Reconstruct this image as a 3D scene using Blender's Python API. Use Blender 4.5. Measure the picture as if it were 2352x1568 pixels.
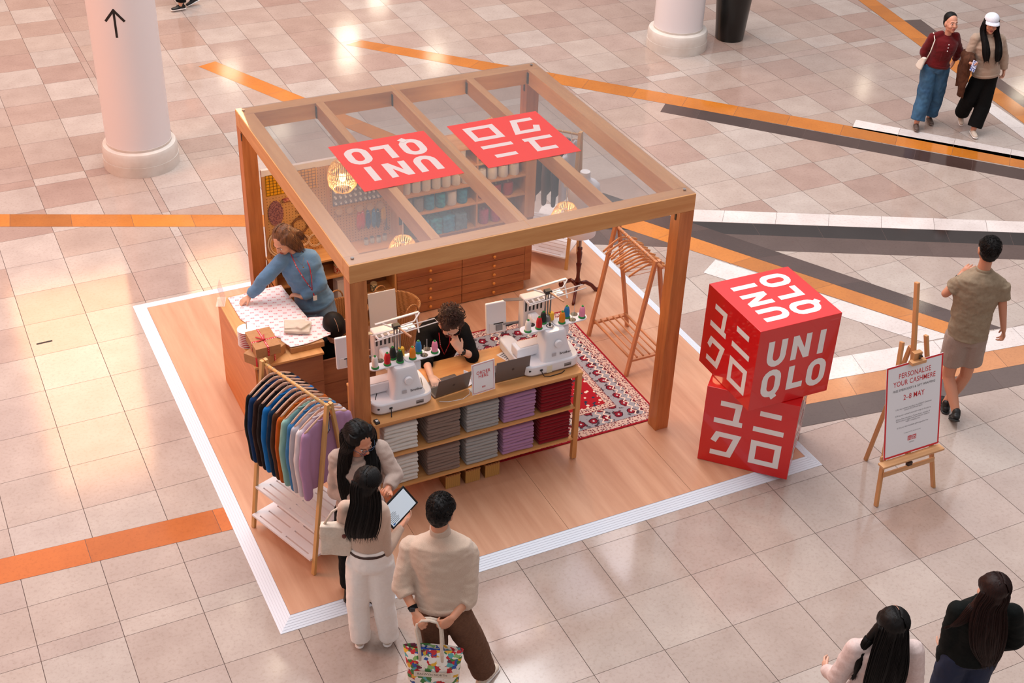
import bpy, bmesh, math, random
from mathutils import Vector, Matrix, noise, Euler
import numpy as np

for _o in list(bpy.data.objects): bpy.data.objects.remove(_o)
SC = bpy.context.scene
COL = SC.collection
PI = math.pi
rnd = random.Random(7)

# ---------------------------------------------------------------- camera
cam_d = bpy.data.cameras.new('camera'); cam = bpy.data.objects.new('camera', cam_d); COL.objects.link(cam)
cam.location = (-1.710, -6.973, 7.442)
cam.rotation_mode = 'XYZ'
cam.rotation_euler = (math.radians(55.966), math.radians(-1.853), math.radians(-25.771))
cam_d.sensor_width = 36.0; cam_d.lens = 46.75; cam_d.clip_end = 200
SC.camera = cam

# ---------------------------------------------------------------- colour, world, lights
def lin(h):
    if isinstance(h, (tuple, list)): return (h[0], h[1], h[2], 1)
    h = h.lstrip('#'); o = []
    for i in (0, 2, 4):
        c = int(h[i:i+2], 16)/255.0
        o.append(c/12.92 if c <= 0.04045 else ((c+0.055)/1.055)**2.4)
    return (o[0], o[1], o[2], 1)

SC.view_settings.view_transform = 'Standard'
SC.view_settings.look = 'None'
SC.view_settings.gamma = 1.0
SC.view_settings.use_curve_mapping = False
SC.view_settings.exposure = -0.10

W = bpy.data.worlds.new('world'); SC.world = W; W.use_nodes = True
nt = W.node_tree; nt.nodes.clear()
_o = nt.nodes.new('ShaderNodeOutputWorld'); _b = nt.nodes.new('ShaderNodeBackground')
_tc = nt.nodes.new('ShaderNodeTexCoord'); _sx = nt.nodes.new('ShaderNodeSeparateXYZ')
_cr = nt.nodes.new('ShaderNodeValToRGB')
nt.links.new(_tc.outputs['Generated'], _sx.inputs[0]); nt.links.new(_sx.outputs['Z'], _cr.inputs[0])
_e = _cr.color_ramp.elements
_e[0].position = 0.0; _e[0].color = (0.30, 0.25, 0.235, 1)
_e[1].position = 1.0; _e[1].color = (0.90, 0.91, 0.95, 1)
for p_, c_ in ((0.14, (0.34, 0.29, 0.28, 1)), (0.32, (0.46, 0.43, 0.43, 1)), (0.46, (0.66, 0.63, 0.63, 1)), (0.52, (1.9, 1.72, 1.74, 1)), (0.60, (2.2, 2.0, 2.02, 1)), (0.70, (1.25, 1.20, 1.22, 1))):
    k = _e.new(p_); k.color = c_
nt.links.new(_cr.outputs[0], _b.inputs[0]); nt.links.new(_b.outputs[0], _o.inputs[0])
_b.inputs[1].default_value = 0.62

def area(name, loc, target, sx, sy, power, col, spread=180):
    d = bpy.data.lights.new(name, 'AREA'); d.shape = 'RECTANGLE'; d.size = sx; d.size_y = sy
    d.energy = power; d.color = col[:3]; d.spread = math.radians(spread)
    o = bpy.data.objects.new(name, d); COL.objects.link(o); o.location = loc
    o.rotation_euler = (Vector(target)-Vector(loc)).to_track_quat('-Z', 'Y').to_euler()
    return o
area('skylight', (3.0, 7.0, 17.0), (3.0, 4.0, 0), 12, 12, 3500, (0.97, 0.98, 1.0))
area('warm_wall_wash', (-9.0, 7.0, 7.0), (-1.0, 6.0, 0), 5, 5, 820, (1.0, 0.33, 0.12))
area('warm_gallery_light', (2.0, 17.0, 9.0), (2.0, 13.0, 0), 5, 5, 620, (1.0, 0.48, 0.20))
area('shop_window', (5.9, 7.6, 9.0), (3.5, 2.0, 0), 0.8, 1.3, 14, (1.0, 0.75, 0.76))
area('shop_window', (7.4, 7.4, 9.0), (3.5, 2.0, 0), 1.1, 0.8, 11, (0.95, 0.86, 1.0))
area('shop_window', (8.4, 8.1, 9.0), (3.5, 2.0, 0), 0.9, 1.0, 11, (1.0, 0.84, 0.86))
for x, y, z, r in ((1.63, 9.38, 9, .16), (1.80, 7.80, 9, .22), (11.6, 31.5, 9, .7), (12.2, 33.1, 9, .7), (14.2, 30.4, 9, .6),
                   (7.8, 31.6, 9, .6), (7.9, 27.0, 9, .6), (30.2, 21.0, 9, .55), (25.8, 23.3, 9, .4), (14.3, 35.8, 9, .7), (19.0, 12.5, 9, .25), (15.5, 10.7, 9, .25)):
    area('ceiling_downlight', (x, y, z), (x, y, 0), r, r, 60*r*r, (1.0, 0.86, 0.66))

# ---------------------------------------------------------------- materials
MATS = {}
def mat(name, col, rough=0.6, metal=0.0, kind=None, col2=None, scale=1.0, bump=0.0, stretch=(1, 1, 1), emit=0, spec=0.5, alpha=1, sheen=0, coat=0, trans=0):
    if name in MATS: return MATS[name]
    m = bpy.data.materials.new(name); m.use_nodes = True; MATS[name] = m
    n = m.node_tree.nodes; L = m.node_tree.links; b = n['Principled BSDF']
    b.inputs['Base Color'].default_value = lin(col); b.inputs['Roughness'].default_value = rough
    b.inputs['Metallic'].default_value = metal; b.inputs['Specular IOR Level'].default_value = spec
    b.inputs['Alpha'].default_value = alpha
    if sheen: b.inputs['Sheen Weight'].default_value = sheen
    if coat: b.inputs['Coat Weight'].default_value = coat
    if trans: b.inputs['Transmission Weight'].default_value = trans
    if emit: b.inputs['Emission Color'].default_value = lin(col); b.inputs['Emission Strength'].default_value = emit
    if kind:
        tc = n.new('ShaderNodeTexCoord'); mp = n.new('ShaderNodeMapping'); mp.inputs['Scale'].default_value = stretch
        L.new(tc.outputs['Object'], mp.inputs[0])
        if kind == 'wave':
            t = n.new('ShaderNodeTexWave'); t.inputs['Scale'].default_value = scale; t.inputs['Distortion'].default_value = 3; t.inputs['Detail'].default_value = 3
        elif kind == 'voronoi':
            t = n.new('ShaderNodeTexVoronoi'); t.inputs['Scale'].default_value = scale
        else:
            t = n.new('ShaderNodeTexNoise'); t.inputs['Scale'].default_value = scale; t.inputs['Detail'].default_value = 6; t.inputs['Roughness'].default_value = 0.62
        L.new(mp.outputs[0], t.inputs['Vector'])
        src = t.outputs['Distance'] if kind == 'voronoi' else (t.outputs[0])
        if col2:
            r = n.new('ShaderNodeValToRGB'); r.color_ramp.elements[0].color = lin(col2); r.color_ramp.elements[1].color = lin(col)
            r.color_ramp.elements[0].position = 0.32; r.color_ramp.elements[1].position = 0.66
            L.new(src, r.inputs[0]); L.new(r.outputs[0], b.inputs['Base Color'])
        if bump:
            bp = n.new('ShaderNodeBump'); bp.inputs['Strength'].default_value = bump; bp.inputs['Distance'].default_value = 0.01
            L.new(src, bp.inputs['Height']); L.new(bp.outputs[0], b.inputs['Normal'])
    return m
def woodmat(name, light, dark, axis=2, rough=0.45, scale=5.0):
    st = [1, 1, 1]; st = [7.0, 7.0, 7.0]; st[axis] = 0.55
    return mat(name, light, rough, kind='noise', col2=dark, scale=scale/2.2, stretch=tuple(st), bump=0.04)
def knit(name, col, col2=None, scale=260, sheen=0.4):
    return mat(name, col, 0.92, kind='noise', col2=col2 or col, scale=scale, bump=0.35, sheen=sheen, spec=0.2)
def cloth(name, col, col2=None, scale=60):
    return mat(name, col, 0.88, kind='noise', col2=col2 or col, scale=scale, bump=0.15, spec=0.2)

# ---------------------------------------------------------------- object helpers
def link(name, me, parent=None, loc=None, rot=None):
    o = bpy.data.objects.new(name, me); COL.objects.link(o)
    if parent is not None: o.parent = parent
    if loc is not None: o.location = loc
    if rot is not None: o.rotation_euler = rot
    return o
def tag(o, label=None, cat=None, group=None, kind=None):
    if label: o['label'] = label
    if cat: o['category'] = cat
    if group: o['group'] = group
    if kind: o['kind'] = kind
    return o
def thing(name, label, cat, loc=(0, 0, 0), rz=0.0, group=None):
    o = bpy.data.objects.new(name, None); COL.objects.link(o); o.location = loc; o.rotation_euler = (0, 0, rz)
    o.empty_display_size = 0.05
    return tag(o, label, cat, group)
def copy_tree(o, parent=None, loc=None, rz=None, label=None, group=None):
    c = o.copy(); COL.objects.link(c)
    if parent is not None: c.parent = parent
    if loc is not None: c.location = loc
    if rz is not None: c.rotation_euler = (0, 0, rz)
    if label: c['label'] = label
    if group: c['group'] = group
    for ch in list(o.children): copy_tree(ch, c)
    return c

class MB:
    def __init__(s): s.v = []; s.f = []; s.m = []
    def add(s, vs, fs, mi=0):
        b = len(s.v); s.v += [tuple(v) for v in vs]
        s.f += [tuple(b+i for i in f) for f in fs]; s.m += [mi]*len(fs); return s
    def box(s, c, d, R=None, mi=0):
        x, y, z = d[0]/2, d[1]/2, d[2]/2
        vs = [Vector((sx*x, sy*y, sz*z)) for sz in (-1, 1) for sx, sy in ((-1, -1), (1, -1), (1, 1), (-1, 1))]
        if R is not None: vs = [R @ v for v in vs]
        c = Vector(c); vs = [v+c for v in vs]
        return s.add(vs, [(3, 2, 1, 0), (4, 5, 6, 7), (0, 1, 5, 4), (1, 2, 6, 5), (2, 3, 7, 6), (3, 0, 4, 7)], mi)
    def bx(s, x0, x1, y0, y1, z0, z1, mi=0): return s.box(((x0+x1)/2, (y0+y1)/2, (z0+z1)/2), (x1-x0, y1-y0, z1-z0), None, mi)
    def beam(s, p0, p1, w, h, up=(0, 0, 1), mi=0):
        p0 = Vector(p0); p1 = Vector(p1); d = p1-p0; z = d.normalized(); u = Vector(up)
        if abs(z.dot(u)) > 0.99: u = Vector((0, 1, 0))
        x = u.cross(z).normalized(); y = z.cross(x)
        R = Matrix((x, y, z)).transposed()
        return s.box((p0+p1)/2, (w, h, d.length), R, mi)
    def cyl(s, p0, p1, r0, r1=None, n=16, mi=0, caps=True):
        r1 = r0 if r1 is None else r1
        return s.loft([(p0, r0, r0), (p1, r1, r1)], n, mi, caps)
    def loft(s, secs, n=16, mi=0, caps=True, side=None, rot0=0.0, closed=False):
        """secs: (centre, rx, ry[, xaxis, yaxis])"""
        b = len(s.v); K = len(secs); vs = []
        P = [Vector(q[0]) for q in secs]; px = None
        for i, q in enumerate(secs):
            if len(q) > 3: X = Vector(q[3]); Y = Vector(q[4])
            else:
                t = (P[(i+1) % K]-P[i-1]) if closed else (P[min(i+1, K-1)]-P[max(i-1, 0)])
                t = t.normalized() if t.length > 1e-9 else Vector((0, 0, 1))
                if px is None:
                    u = Vector(side) if side is not None else (Vector((1, 0, 0)) if abs(t.x) < 0.9 else Vector((0, 1, 0)))
                else: u = px
                X = (u - t*u.dot(t)).normalized(); Y = t.cross(X); px = X
            for j in range(n):
                a = 2*PI*j/n+rot0; vs.append(P[i]+X*(q[1]*math.cos(a))+Y*(q[2]*math.sin(a)))
        fs = []
        for i in range(K if closed else K-1):
            i2 = (i+1) % K
            for j in range(n):
                k = (j+1) % n; fs.append((i*n+j, i*n+k, i2*n+k, i2*n+j))
        if caps and not closed:
            fs.append(tuple(range(n-1, -1, -1))); fs.append(tuple((K-1)*n+j for j in range(n)))
        return s.add(vs, fs, mi)
    def tube(s, pts, r, n=8, mi=0, closed=False):
        return s.loft([(p, r, r) for p in pts], n, mi, True, closed=closed)
    def cap(s, p0, p1, r0, r1, n=14, k=3, mi=0, fx=1.0, fy=1.0, side=None):
        """capsule with rounded ends"""
        p0 = Vector(p0); p1 = Vector(p1); d = (p1-p0); L = d.length
        d = d.normalized() if L > 1e-7 else Vector((0, 0, 1)); S = []
        for i in range(k+1):
            a = PI/2*(1-i/k); S.append((p0-d*r0*math.sin(a), max(r0*math.cos(a), 1e-4)))
        for i in range(k+1):
            a = PI/2*i/k; S.append((p1+d*r1*math.sin(a), max(r1*math.cos(a), 1e-4)))
        u = Vector(side) if side is not None else (Vector((1, 0, 0)) if abs(d.x) < 0.9 else Vector((0, 1, 0)))
        X = (u-d*u.dot(d)).normalized(); Y = d.cross(X)
        return s.loft([(c, r*fx, r*fy, X, Y) for c, r in S], n, mi, True)
    def ell(s, c, r, R=None, n=16, k=10, mi=0):
        c = Vector(c); vs = []; fs = []
        for i in range(1, k):
            ph = PI*i/k
            for j in range(n):
                th = 2*PI*j/n; v = Vector((r[0]*math.sin(ph)*math.cos(th), r[1]*math.sin(ph)*math.sin(th), r[2]*math.cos(ph)))
                vs.append(v)
        vs += [Vector((0, 0, r[2])), Vector((0, 0, -r[2]))]
        if R is not None: vs = [R @ v for v in vs]
        vs = [v+c for v in vs]; T = len(vs)-2; B_ = len(vs)-1
        for i in range(k-2):
            for j in range(n):
                q = (j+1) % n; fs.append((i*n+j, (i+1)*n+j, (i+1)*n+q, i*n+q))
        for j in range(n):
            q = (j+1) % n; fs.append((T, j, q)); fs.append((B_, (k-2)*n+q, (k-2)*n+j))
        return s.add(vs, fs, mi)
    def lathe(s, prof, M=None, n=24, mi=0):
        vs = []; K = len(prof)
        for r, z in prof:
            for j in range(n):
                a = 2*PI*j/n; v = Vector((max(r, 1e-4)*math.cos(a), max(r, 1e-4)*math.sin(a), z)); vs.append(M @ v if M is not None else v)
        fs = [(i*n+j, i*n+(j+1) % n, (i+1)*n+(j+1) % n, (i+1)*n+j) for i in range(K-1) for j in range(n)]
        fs.append(tuple(range(n-1, -1, -1))); fs.append(tuple((K-1)*n+j for j in range(n)))
        return s.add(vs, fs, mi)
    def prism(s, poly, z0, z1, M=None, mi=0):
        n = len(poly); vs = [Vector((x, y, z)) for z in (z0, z1) for x, y in poly]
        if M is not None: vs = [M @ v for v in vs]
        return s.add(vs, [tuple(range(n-1, -1, -1)), tuple(range(n, 2*n))]+[(i, (i+1) % n, n+(i+1) % n, n+i) for i in range(n)], mi)
    def quad(s, pts, mi=0): return s.add(pts, [tuple(range(len(pts)))], mi)
    def ribbon(s, pts, w, M, closed=False, mi=0, z=0.0):
        n = len(pts); P = [Vector((p[0], p[1])) for p in pts]; vs = []
        for i in range(n):
            a = P[i-1] if (closed or i > 0) else None; b = P[(i+1) % n] if (closed or i < n-1) else None
            d0 = (P[i]-a).normalized() if a is not None else None; d1 = (b-P[i]).normalized() if b is not None else None
            if d0 is None: d0 = d1
            if d1 is None: d1 = d0
            n0 = Vector((-d0.y, d0.x)); n1 = Vector((-d1.y, d1.x)); m = (n0+n1); m = m.normalized() if m.length > 1e-6 else n0
            k = w/2/max(0.35, m.dot(n0))
            for sg in (1, -1):
                q = P[i]+m*k*sg; vs.append(M @ Vector((q.x, q.y, z)))
        fs = [(2*i, 2*i+1, 2*((i+1) % n)+1, 2*((i+1) % n)) for i in range(n if closed else n-1)]
        return s.add(vs, fs, mi)
    def mesh(s, name, mats=None, smooth=False):
        me = bpy.data.meshes.new(name); me.from_pydata(s.v, [], s.f)
        for m in (mats or []): me.materials.append(m)
        if mats and len(mats) > 1: me.polygons.foreach_set('material_index', s.m)
        if smooth: me.polygons.foreach_set('use_smooth', [True]*len(me.polygons))
        bm = bmesh.new(); bm.from_mesh(me); bmesh.ops.recalc_face_normals(bm, faces=bm.faces); bm.to_mesh(me); bm.free()
        me.update(); return me
    def build(s, name, mats, parent=None, smooth=False, bevel=0, loc=None, rot=None, auto=False):
        if not isinstance(mats, (list, tuple)): mats = [mats]
        o = link(name, s.mesh(name, mats, smooth or auto), parent, loc, rot)
        if auto:
            try: o.data.set_sharp_from_angle(angle=math.radians(40))
            except Exception: pass
        if bevel:
            md = o.modifiers.new('bevel', 'BEVEL'); md.width = bevel; md.segments = 2; md.limit_method = 'ANGLE'; md.angle_limit = math.radians(40)
        return o
def flat(mb, M, polys, mi=0):
    for p in polys: mb.add([M @ Vector((x, y, 0)) for x, y in p], [tuple(range(len(p)))], mi)

def blobmesh(mb, voxel=0.008, smooth=3, disp=None, cut=None, name='blob'):
    """union of closed shapes into one continuous surface"""
    me = mb.mesh(name); o = bpy.data.objects.new('tmp', me); COL.objects.link(o)
    r = o.modifiers.new('r', 'REMESH'); r.mode = 'VOXEL'; r.voxel_size = voxel; r.use_smooth_shade = True
    if smooth:
        sm = o.modifiers.new('s', 'SMOOTH'); sm.factor = 0.5; sm.iterations = smooth
    dg = bpy.context.evaluated_depsgraph_get(); dg.update()
    ev = o.evaluated_get(dg); m2 = bpy.data.meshes.new_from_object(ev)
    bpy.data.objects.remove(o); bpy.data.meshes.remove(me)
    if disp or cut:
        N = len(m2.vertices); co = np.empty(N*3, 'f'); m2.vertices.foreach_get('co', co); co = co.reshape(-1, 3)
        no = np.empty(N*3, 'f'); m2.vertices.foreach_get('normal', no); no = no.reshape(-1, 3)
        if disp:
            for i in range(N): co[i] += no[i]*disp(co[i])
        if cut: co = cut(co)
        m2.vertices.foreach_set('co', co.astype('f').ravel())
    m2.polygons.foreach_set('use_smooth', [True]*len(m2.polygons)); m2.update()
    return m2
def blob(mb, name, m, parent=None, voxel=0.008, smooth=3, disp=None, cut=None):
    me = blobmesh(mb, voxel, smooth, disp, cut, name); me.name = name; me.materials.clear(); me.materials.append(m)
    return link(name, me, parent)
def ndisp(amp, sc=(10, 10, 10), off=0.0):
    def f(c): return amp*noise.noise(Vector((c[0]*sc[0]+off, c[1]*sc[1]+off, c[2]*sc[2])))
    return f

# text as mesh, built on a plane given by matrix M (x right, y up)
def text(name, body, size, M, m, parent=None, align='CENTER', bold=0.0, sx=1.0, wordsp=1.0, space=1.0):
    c = bpy.data.curves.new('t', 'FONT'); c.body = body; c.size = size; c.align_x = align; c.align_y = 'CENTER'
    c.offset = bold; c.space_line = wordsp; c.space_character = space; c.resolution_u = 3
    o = bpy.data.objects.new('t', c); COL.objects.link(o)
    dg = bpy.context.evaluated_depsgraph_get(); dg.update(); me = bpy.data.meshes.new_from_object(o.evaluated_get(dg))
    bpy.data.objects.remove(o)
    for v in me.vertices: v.co = M @ Vector((v.co.x*sx, v.co.y, 0))
    me.materials.clear(); me.materials.append(m); me.name = name
    return link(name, me, parent)
def frame(o, x, y):
    """matrix with local x, y axes"""
    X = Vector(x).normalized(); Y = Vector(y); Y = (Y-X*Y.dot(X)).normalized(); Z = X.cross(Y)
    M = Matrix((X, Y, Z)).transposed().to_4x4(); M.translation = Vector(o); return M

# ---- logo glyphs drawn in a unit square
def arc(cx, cy, rx, ry, a0, a1, n=8):
    return [(cx+rx*math.cos(math.radians(a0+(a1-a0)*i/n)), cy+ry*math.sin(math.radians(a0+(a1-a0)*i/n))) for i in range(n+1)]
def glyphs_latin(mb, M, mi=0):
    w = 0.072
    R = lambda p, c=False: mb.ribbon(p, w, M, c, mi)
    R([(.165, .84), (.165, .65)]+arc(.245, .64, .08, .09, 180, 360)+[(.325, .84)])                      # U
    h = .036
    flat(mb, M, [[(.43, .54), (.498, .54), (.498, .715), (.43, .84)], [(.43, .84), (.498, .715), (.592, .54), (.66, .54), (.592, .665), (.498, .84)], [(.592, .665), (.66, .54), (.66, .84), (.592, .84)]], mi)  # N
    flat(mb, M, [[(.765, .54), (.837, .54), (.837, .84), (.765, .84)]], mi)                              # I
    def O(cx):
        R(arc(cx, .355, .082, .085, 0, 180)+arc(cx, .245, .082, .085, 180, 360), True)
    O(.235); mb.ribbon([(.262, .165), (.30, .10)], w, M, False, mi, .0007 if False else .002)                                                               # Q
    R([(.475, .46), (.475, .196), (.64, .196)])                                                           # L  (corner mitred)
    O(.80)                                                                                              # O
def glyphs_kana(mb, M, mi=0):
    w = 0.066
    R = lambda p, c=False: mb.ribbon(p, w, M, c, mi)
    R([(.17, .82), (.37, .82), (.355, .60)]); mb.ribbon([(.12, .585), (.43, .585)], w, M, False, mi, .0003)                              # yu
    R([(.60, .80), (.83, .80)]); R([(.55, .585), (.88, .585)])                                           # ni
    R([(.145, .30), (.185, .405), (.40, .405), (.33, .15), (.125, .15)])                                 # ku
    R([(.585, .40), (.85, .40), (.85, .15), (.585, .15)], True)                                          # ro
# ================================================================ FLOOR (setting)
def vc_mat(name, rough, spec=0.5, speck=0.5, sscale=34):
    m = bpy.data.materials.new(name); m.use_nodes = True; n = m.node_tree.nodes; L = m.node_tree.links; b = n['Principled BSDF']
    at = n.new('ShaderNodeAttribute'); at.attribute_name = 'tint'
    tc = n.new('ShaderNodeTexCoord'); t = n.new('ShaderNodeTexNoise'); t.inputs['Scale'].default_value = sscale; t.inputs['Detail'].default_value = 8; t.inputs['Roughness'].default_value = .7
    t2 = n.new('ShaderNodeTexNoise'); t2.inputs['Scale'].default_value = 3.0; t2.inputs['Detail'].default_value = 5
    L.new(tc.outputs['Object'], t.inputs[0]); L.new(tc.outputs['Object'], t2.inputs[0])
    r = n.new('ShaderNodeValToRGB'); r.color_ramp.elements[0].position = .30; r.color_ramp.elements[1].position = .5
    v = 1-speck*.5; r.color_ramp.elements[0].color = (v, v*.96, v*.93, 1); r.color_ramp.elements[1].color = (1, 1, 1, 1)
    r2 = n.new('ShaderNodeValToRGB'); r2.color_ramp.elements[0].color = (.90, .87, .86, 1); r2.color_ramp.elements[1].color = (1.05, 1.05, 1.05, 1)
    r2.color_ramp.elements[0].position = .3; r2.color_ramp.elements[1].position = .7
    L.new(t.outputs[0], r.inputs[0]); L.new(t2.outputs[0], r2.inputs[0])
    m1 = n.new('ShaderNodeMix'); m1.data_type = 'RGBA'; m1.blend_type = 'MULTIPLY'; m1.inputs[0].default_value = 1
    m2 = n.new('ShaderNodeMix'); m2.data_type = 'RGBA'; m2.blend_type = 'MULTIPLY'; m2.inputs[0].default_value = 1
    L.new(at.outputs[0], m1.inputs[6]); L.new(r.outputs[0], m1.inputs[7]); L.new(m1.outputs[2], m2.inputs[6]); L.new(r2.outputs[0], m2.inputs[7])
    L.new(m2.outputs[2], b.inputs['Base Color'])
    rr = n.new('ShaderNodeMapRange'); rr.inputs[3].default_value = rough*.8; rr.inputs[4].default_value = rough*1.25; L.new(t2.outputs[0], rr.inputs[0]); L.new(rr.outputs[0], b.inputs['Roughness'])
    b.inputs['Specular IOR Level'].default_value = spec
    return m
stone = vc_mat('polished_stone', 0.10, 0.62, 0.35)
grout = mat('grout', '#5a4640', 0.8)

def floor_build():
    xs = [-12.46+0.6*i for i in range(20)]                # ... up to -1.06
    xs = [x for x in xs if x < -.9] + [-0.46, 0.14, 0.74, 0.83, 1.37, 1.96, 2.56, 3.17, 3.78, 4.39]
    while xs[-1] < 34: xs.append(xs[-1]+0.6)
    ys = [-8.51+0.6*i for i in range(15)]; ys = [y for y in ys if y < -0.15] + [-0.11, 0.45, 0.62, 1.05, 1.40, 2.01, 2.61, 3.21, 3.82, 4.42, 5.01, 5.61, 6.20, 6.80, 7.39, 8.0, 8.19, 8.59]
    while ys[-1] < 46: ys.append(ys[-1]+0.6)
    R = random.Random(3)
    pal_far = ['#bba598', '#b59c8f', '#b2978b', '#bfaea3', '#b8a196', '#c2b4ab', '#b69e92', '#baa69b', '#c2b3aa']
    pal_near = ['#beaca1', '#bca99e', '#c1b0a5', '#baa79c', '#c2b3a9', '#beaba1']
    v = []; f = []; tint = []; mi = []
    v += [(xs[0], ys[0], -0.002), (xs[-1], ys[0], -0.002), (xs[-1], ys[-1], -0.002), (xs[0], ys[-1], -0.002)]; f.append((0, 1, 2, 3)); tint.append(lin('#5a4640')); mi.append(1)
    gx, gy = 0.0026, 0.0016
    for i in range(len(xs)-1):
        for j in range(len(ys)-1):
            x0, x1, y0, y1 = xs[i]+gx, xs[i+1]-gx, ys[j]+gy, ys[j+1]-gy; b = len(v)
            v += [(x0, y0, 0), (x1, y0, 0), (x1, y1, 0), (x0, y1, 0)]; f.append((b, b+1, b+2, b+3)); mi.append(0)
            far = R.random() < min(1, max(0.12, (ys[j]-1)/6.0))
            c = lin(R.choice(pal_far if far else pal_near)); k = R.uniform(.83, .90); tint.append((c[0]*k, c[1]*k, c[2]*k, 1))
    # inlaid bands
    OR, DK, GR, WH, BK = '#c07428', '#4a3833', '#5c4a44', '#ddd3cf', '#2b2321'
    def band(pts, colr, dz, joint=0.9, off=0.3, var=.08):
        """pts = (A0,B0,A1,B1): strip between edge A and edge B split into slabs"""
        A0, B0, A1, B1 = [Vector((p[0], p[1], dz)) for p in pts]; L = ((A1-A0).length+(B1-B0).length)/2
        b = len(v); v.extend([tuple(A0+Vector((0, 0, -.0004))), tuple(A1+Vector((0, 0, -.0004))), tuple(B1+Vector((0, 0, -.0004))), tuple(B0+Vector((0, 0, -.0004)))])
        f.append((b, b+1, b+2, b+3)); tint.append(lin('#5a4640')); mi.append(1)
        ts = [0]; t = off/L
        while t < 1: ts.append(t); t += joint/L
        ts.append(1); e = 0.0018/L
        for k in range(len(ts)-1):
            t0, t1 = ts[k]+e, ts[k+1]-e; b = len(v)
            ins = 0.0025
            qa0, qa1 = A0.lerp(A1, t0), A0.lerp(A1, t1); qb0, qb1 = B0.lerp(B1, t0), B0.lerp(B1, t1)
            d = (qb0-qa0).normalized()*ins
            v.extend([tuple(qa0+d), tuple(qa1+d), tuple(qb1-d), tuple(qb0-d)]); f.append((b, b+1, b+2, b+3)); mi.append(0)
            c = lin(colr); kk = 1+R.uniform(-var, var)*1.4; tint.append((c[0]*kk, c[1]*kk, c[2]*kk, 1))
    band(((-4.9, 9.11), (-5.0, 8.82), (2.4, 6.06), (2.4, 5.76)), OR, .0010, .68, .35, .25)
    band(((-8.0, 2.03), (-8.0, 1.75), (1.0, 1.51), (1.0, 1.21)), '#b4622a', .0010, 1.03, .71, .2)
    band(((2.23, 10.84), (2.50, 10.94), (4.10, 6.8), (4.42, 6.8)), OR, .0010, .75, .7)
    band(((4.72, 10.95), (4.44, 10.86), (6.85, 8.76), (6.60, 8.52)), OR, .0010, .72, .5)
    band(((6.85, 8.76), (6.60, 8.52), (14.2, 1.0), (13.95, .75)), OR, .0010, .72, .5)
    band(((7.78, 7.28), (7.57, 7.07), (13.9, .72), (13.65, .47)), DK, .0010, .72, .5)
    band(((9.93, 5.86), (9.72, 5.67), (14.6, .60), (14.4, .40)), WH, .0010, .72, .6)
    band(((4.9, 5.33), (4.7, 5.09), (11.5, 2.0), (11.33, 1.78)), WH, .0010, .62, .3, .03)
    band(((4.75, 5.06), (4.75, 4.77), (11.33, 1.78), (11.1, 1.54)), BK, .0012, .74, .2, .1)
    band(((4.75, 4.78), (4.75, 4.37), (11.1, 1.54), (10.88, 1.30)), GR, .0014, .74, .5, .1)
    band(((5.70, 5.30), (5.30, 5.35), (8.10, 1.08), (7.80, 1.13)), DK, .0020, .95, .5, .1)
    band(((5.32, 5.31), (5.02, 5.22), (7.80, 1.13), (7.50, 1.17)), OR, .0020, .95, .4, .1)
    band(((6.09, 3.43), (5.81, 3.24), (7.50, 1.17), (7.15, 1.20)), WH, .0018, .9, .5, .03)
    band(((4.9, 1.50), (4.8, 1.18), (14.0, .26), (14.0, -.04)), WH, .0026, .95, .5, .03)
    band(((4.8, 1.18), (4.7, .89), (14.0, -.04), (14.0, -.31)), '#c28250', .0026, .85, .4, .08)
    band(((4.7, .89), (4.6, .60), (14.0, -.31), (14.0, -.60)), '#54443e', .0026, .85, .2, .08)
    band(((13.25, 9.59), (12.96, 9.69), (12.0, 3.2), (11.7, 3.25)), OR, .0024, .72, .3)
    band(((13.35, 8.59), (13.06, 8.65), (12.35, 4.0), (12.10, 4.02)), GR, .0022, .72, .3)
    band(((12.12, 5.73), (11.93, 5.9), (11.75, 3.3), (11.45, 3.35)), WH, .0022, .72, .3, .03)
    me = bpy.data.meshes.new('floor'); me.from_pydata(v, [], f); me.materials.append(stone); me.materials.append(grout)
    me.polygons.foreach_set('material_index', mi)
    ca = me.color_attributes.new('tint', 'FLOAT_COLOR', 'CORNER'); arr = np.array(tint, 'f').repeat(4, axis=0).ravel(); ca.data.foreach_set('color', arr)
    me.update(); o = link('floor', me); o['kind'] = 'structure'
floor_build()

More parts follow.
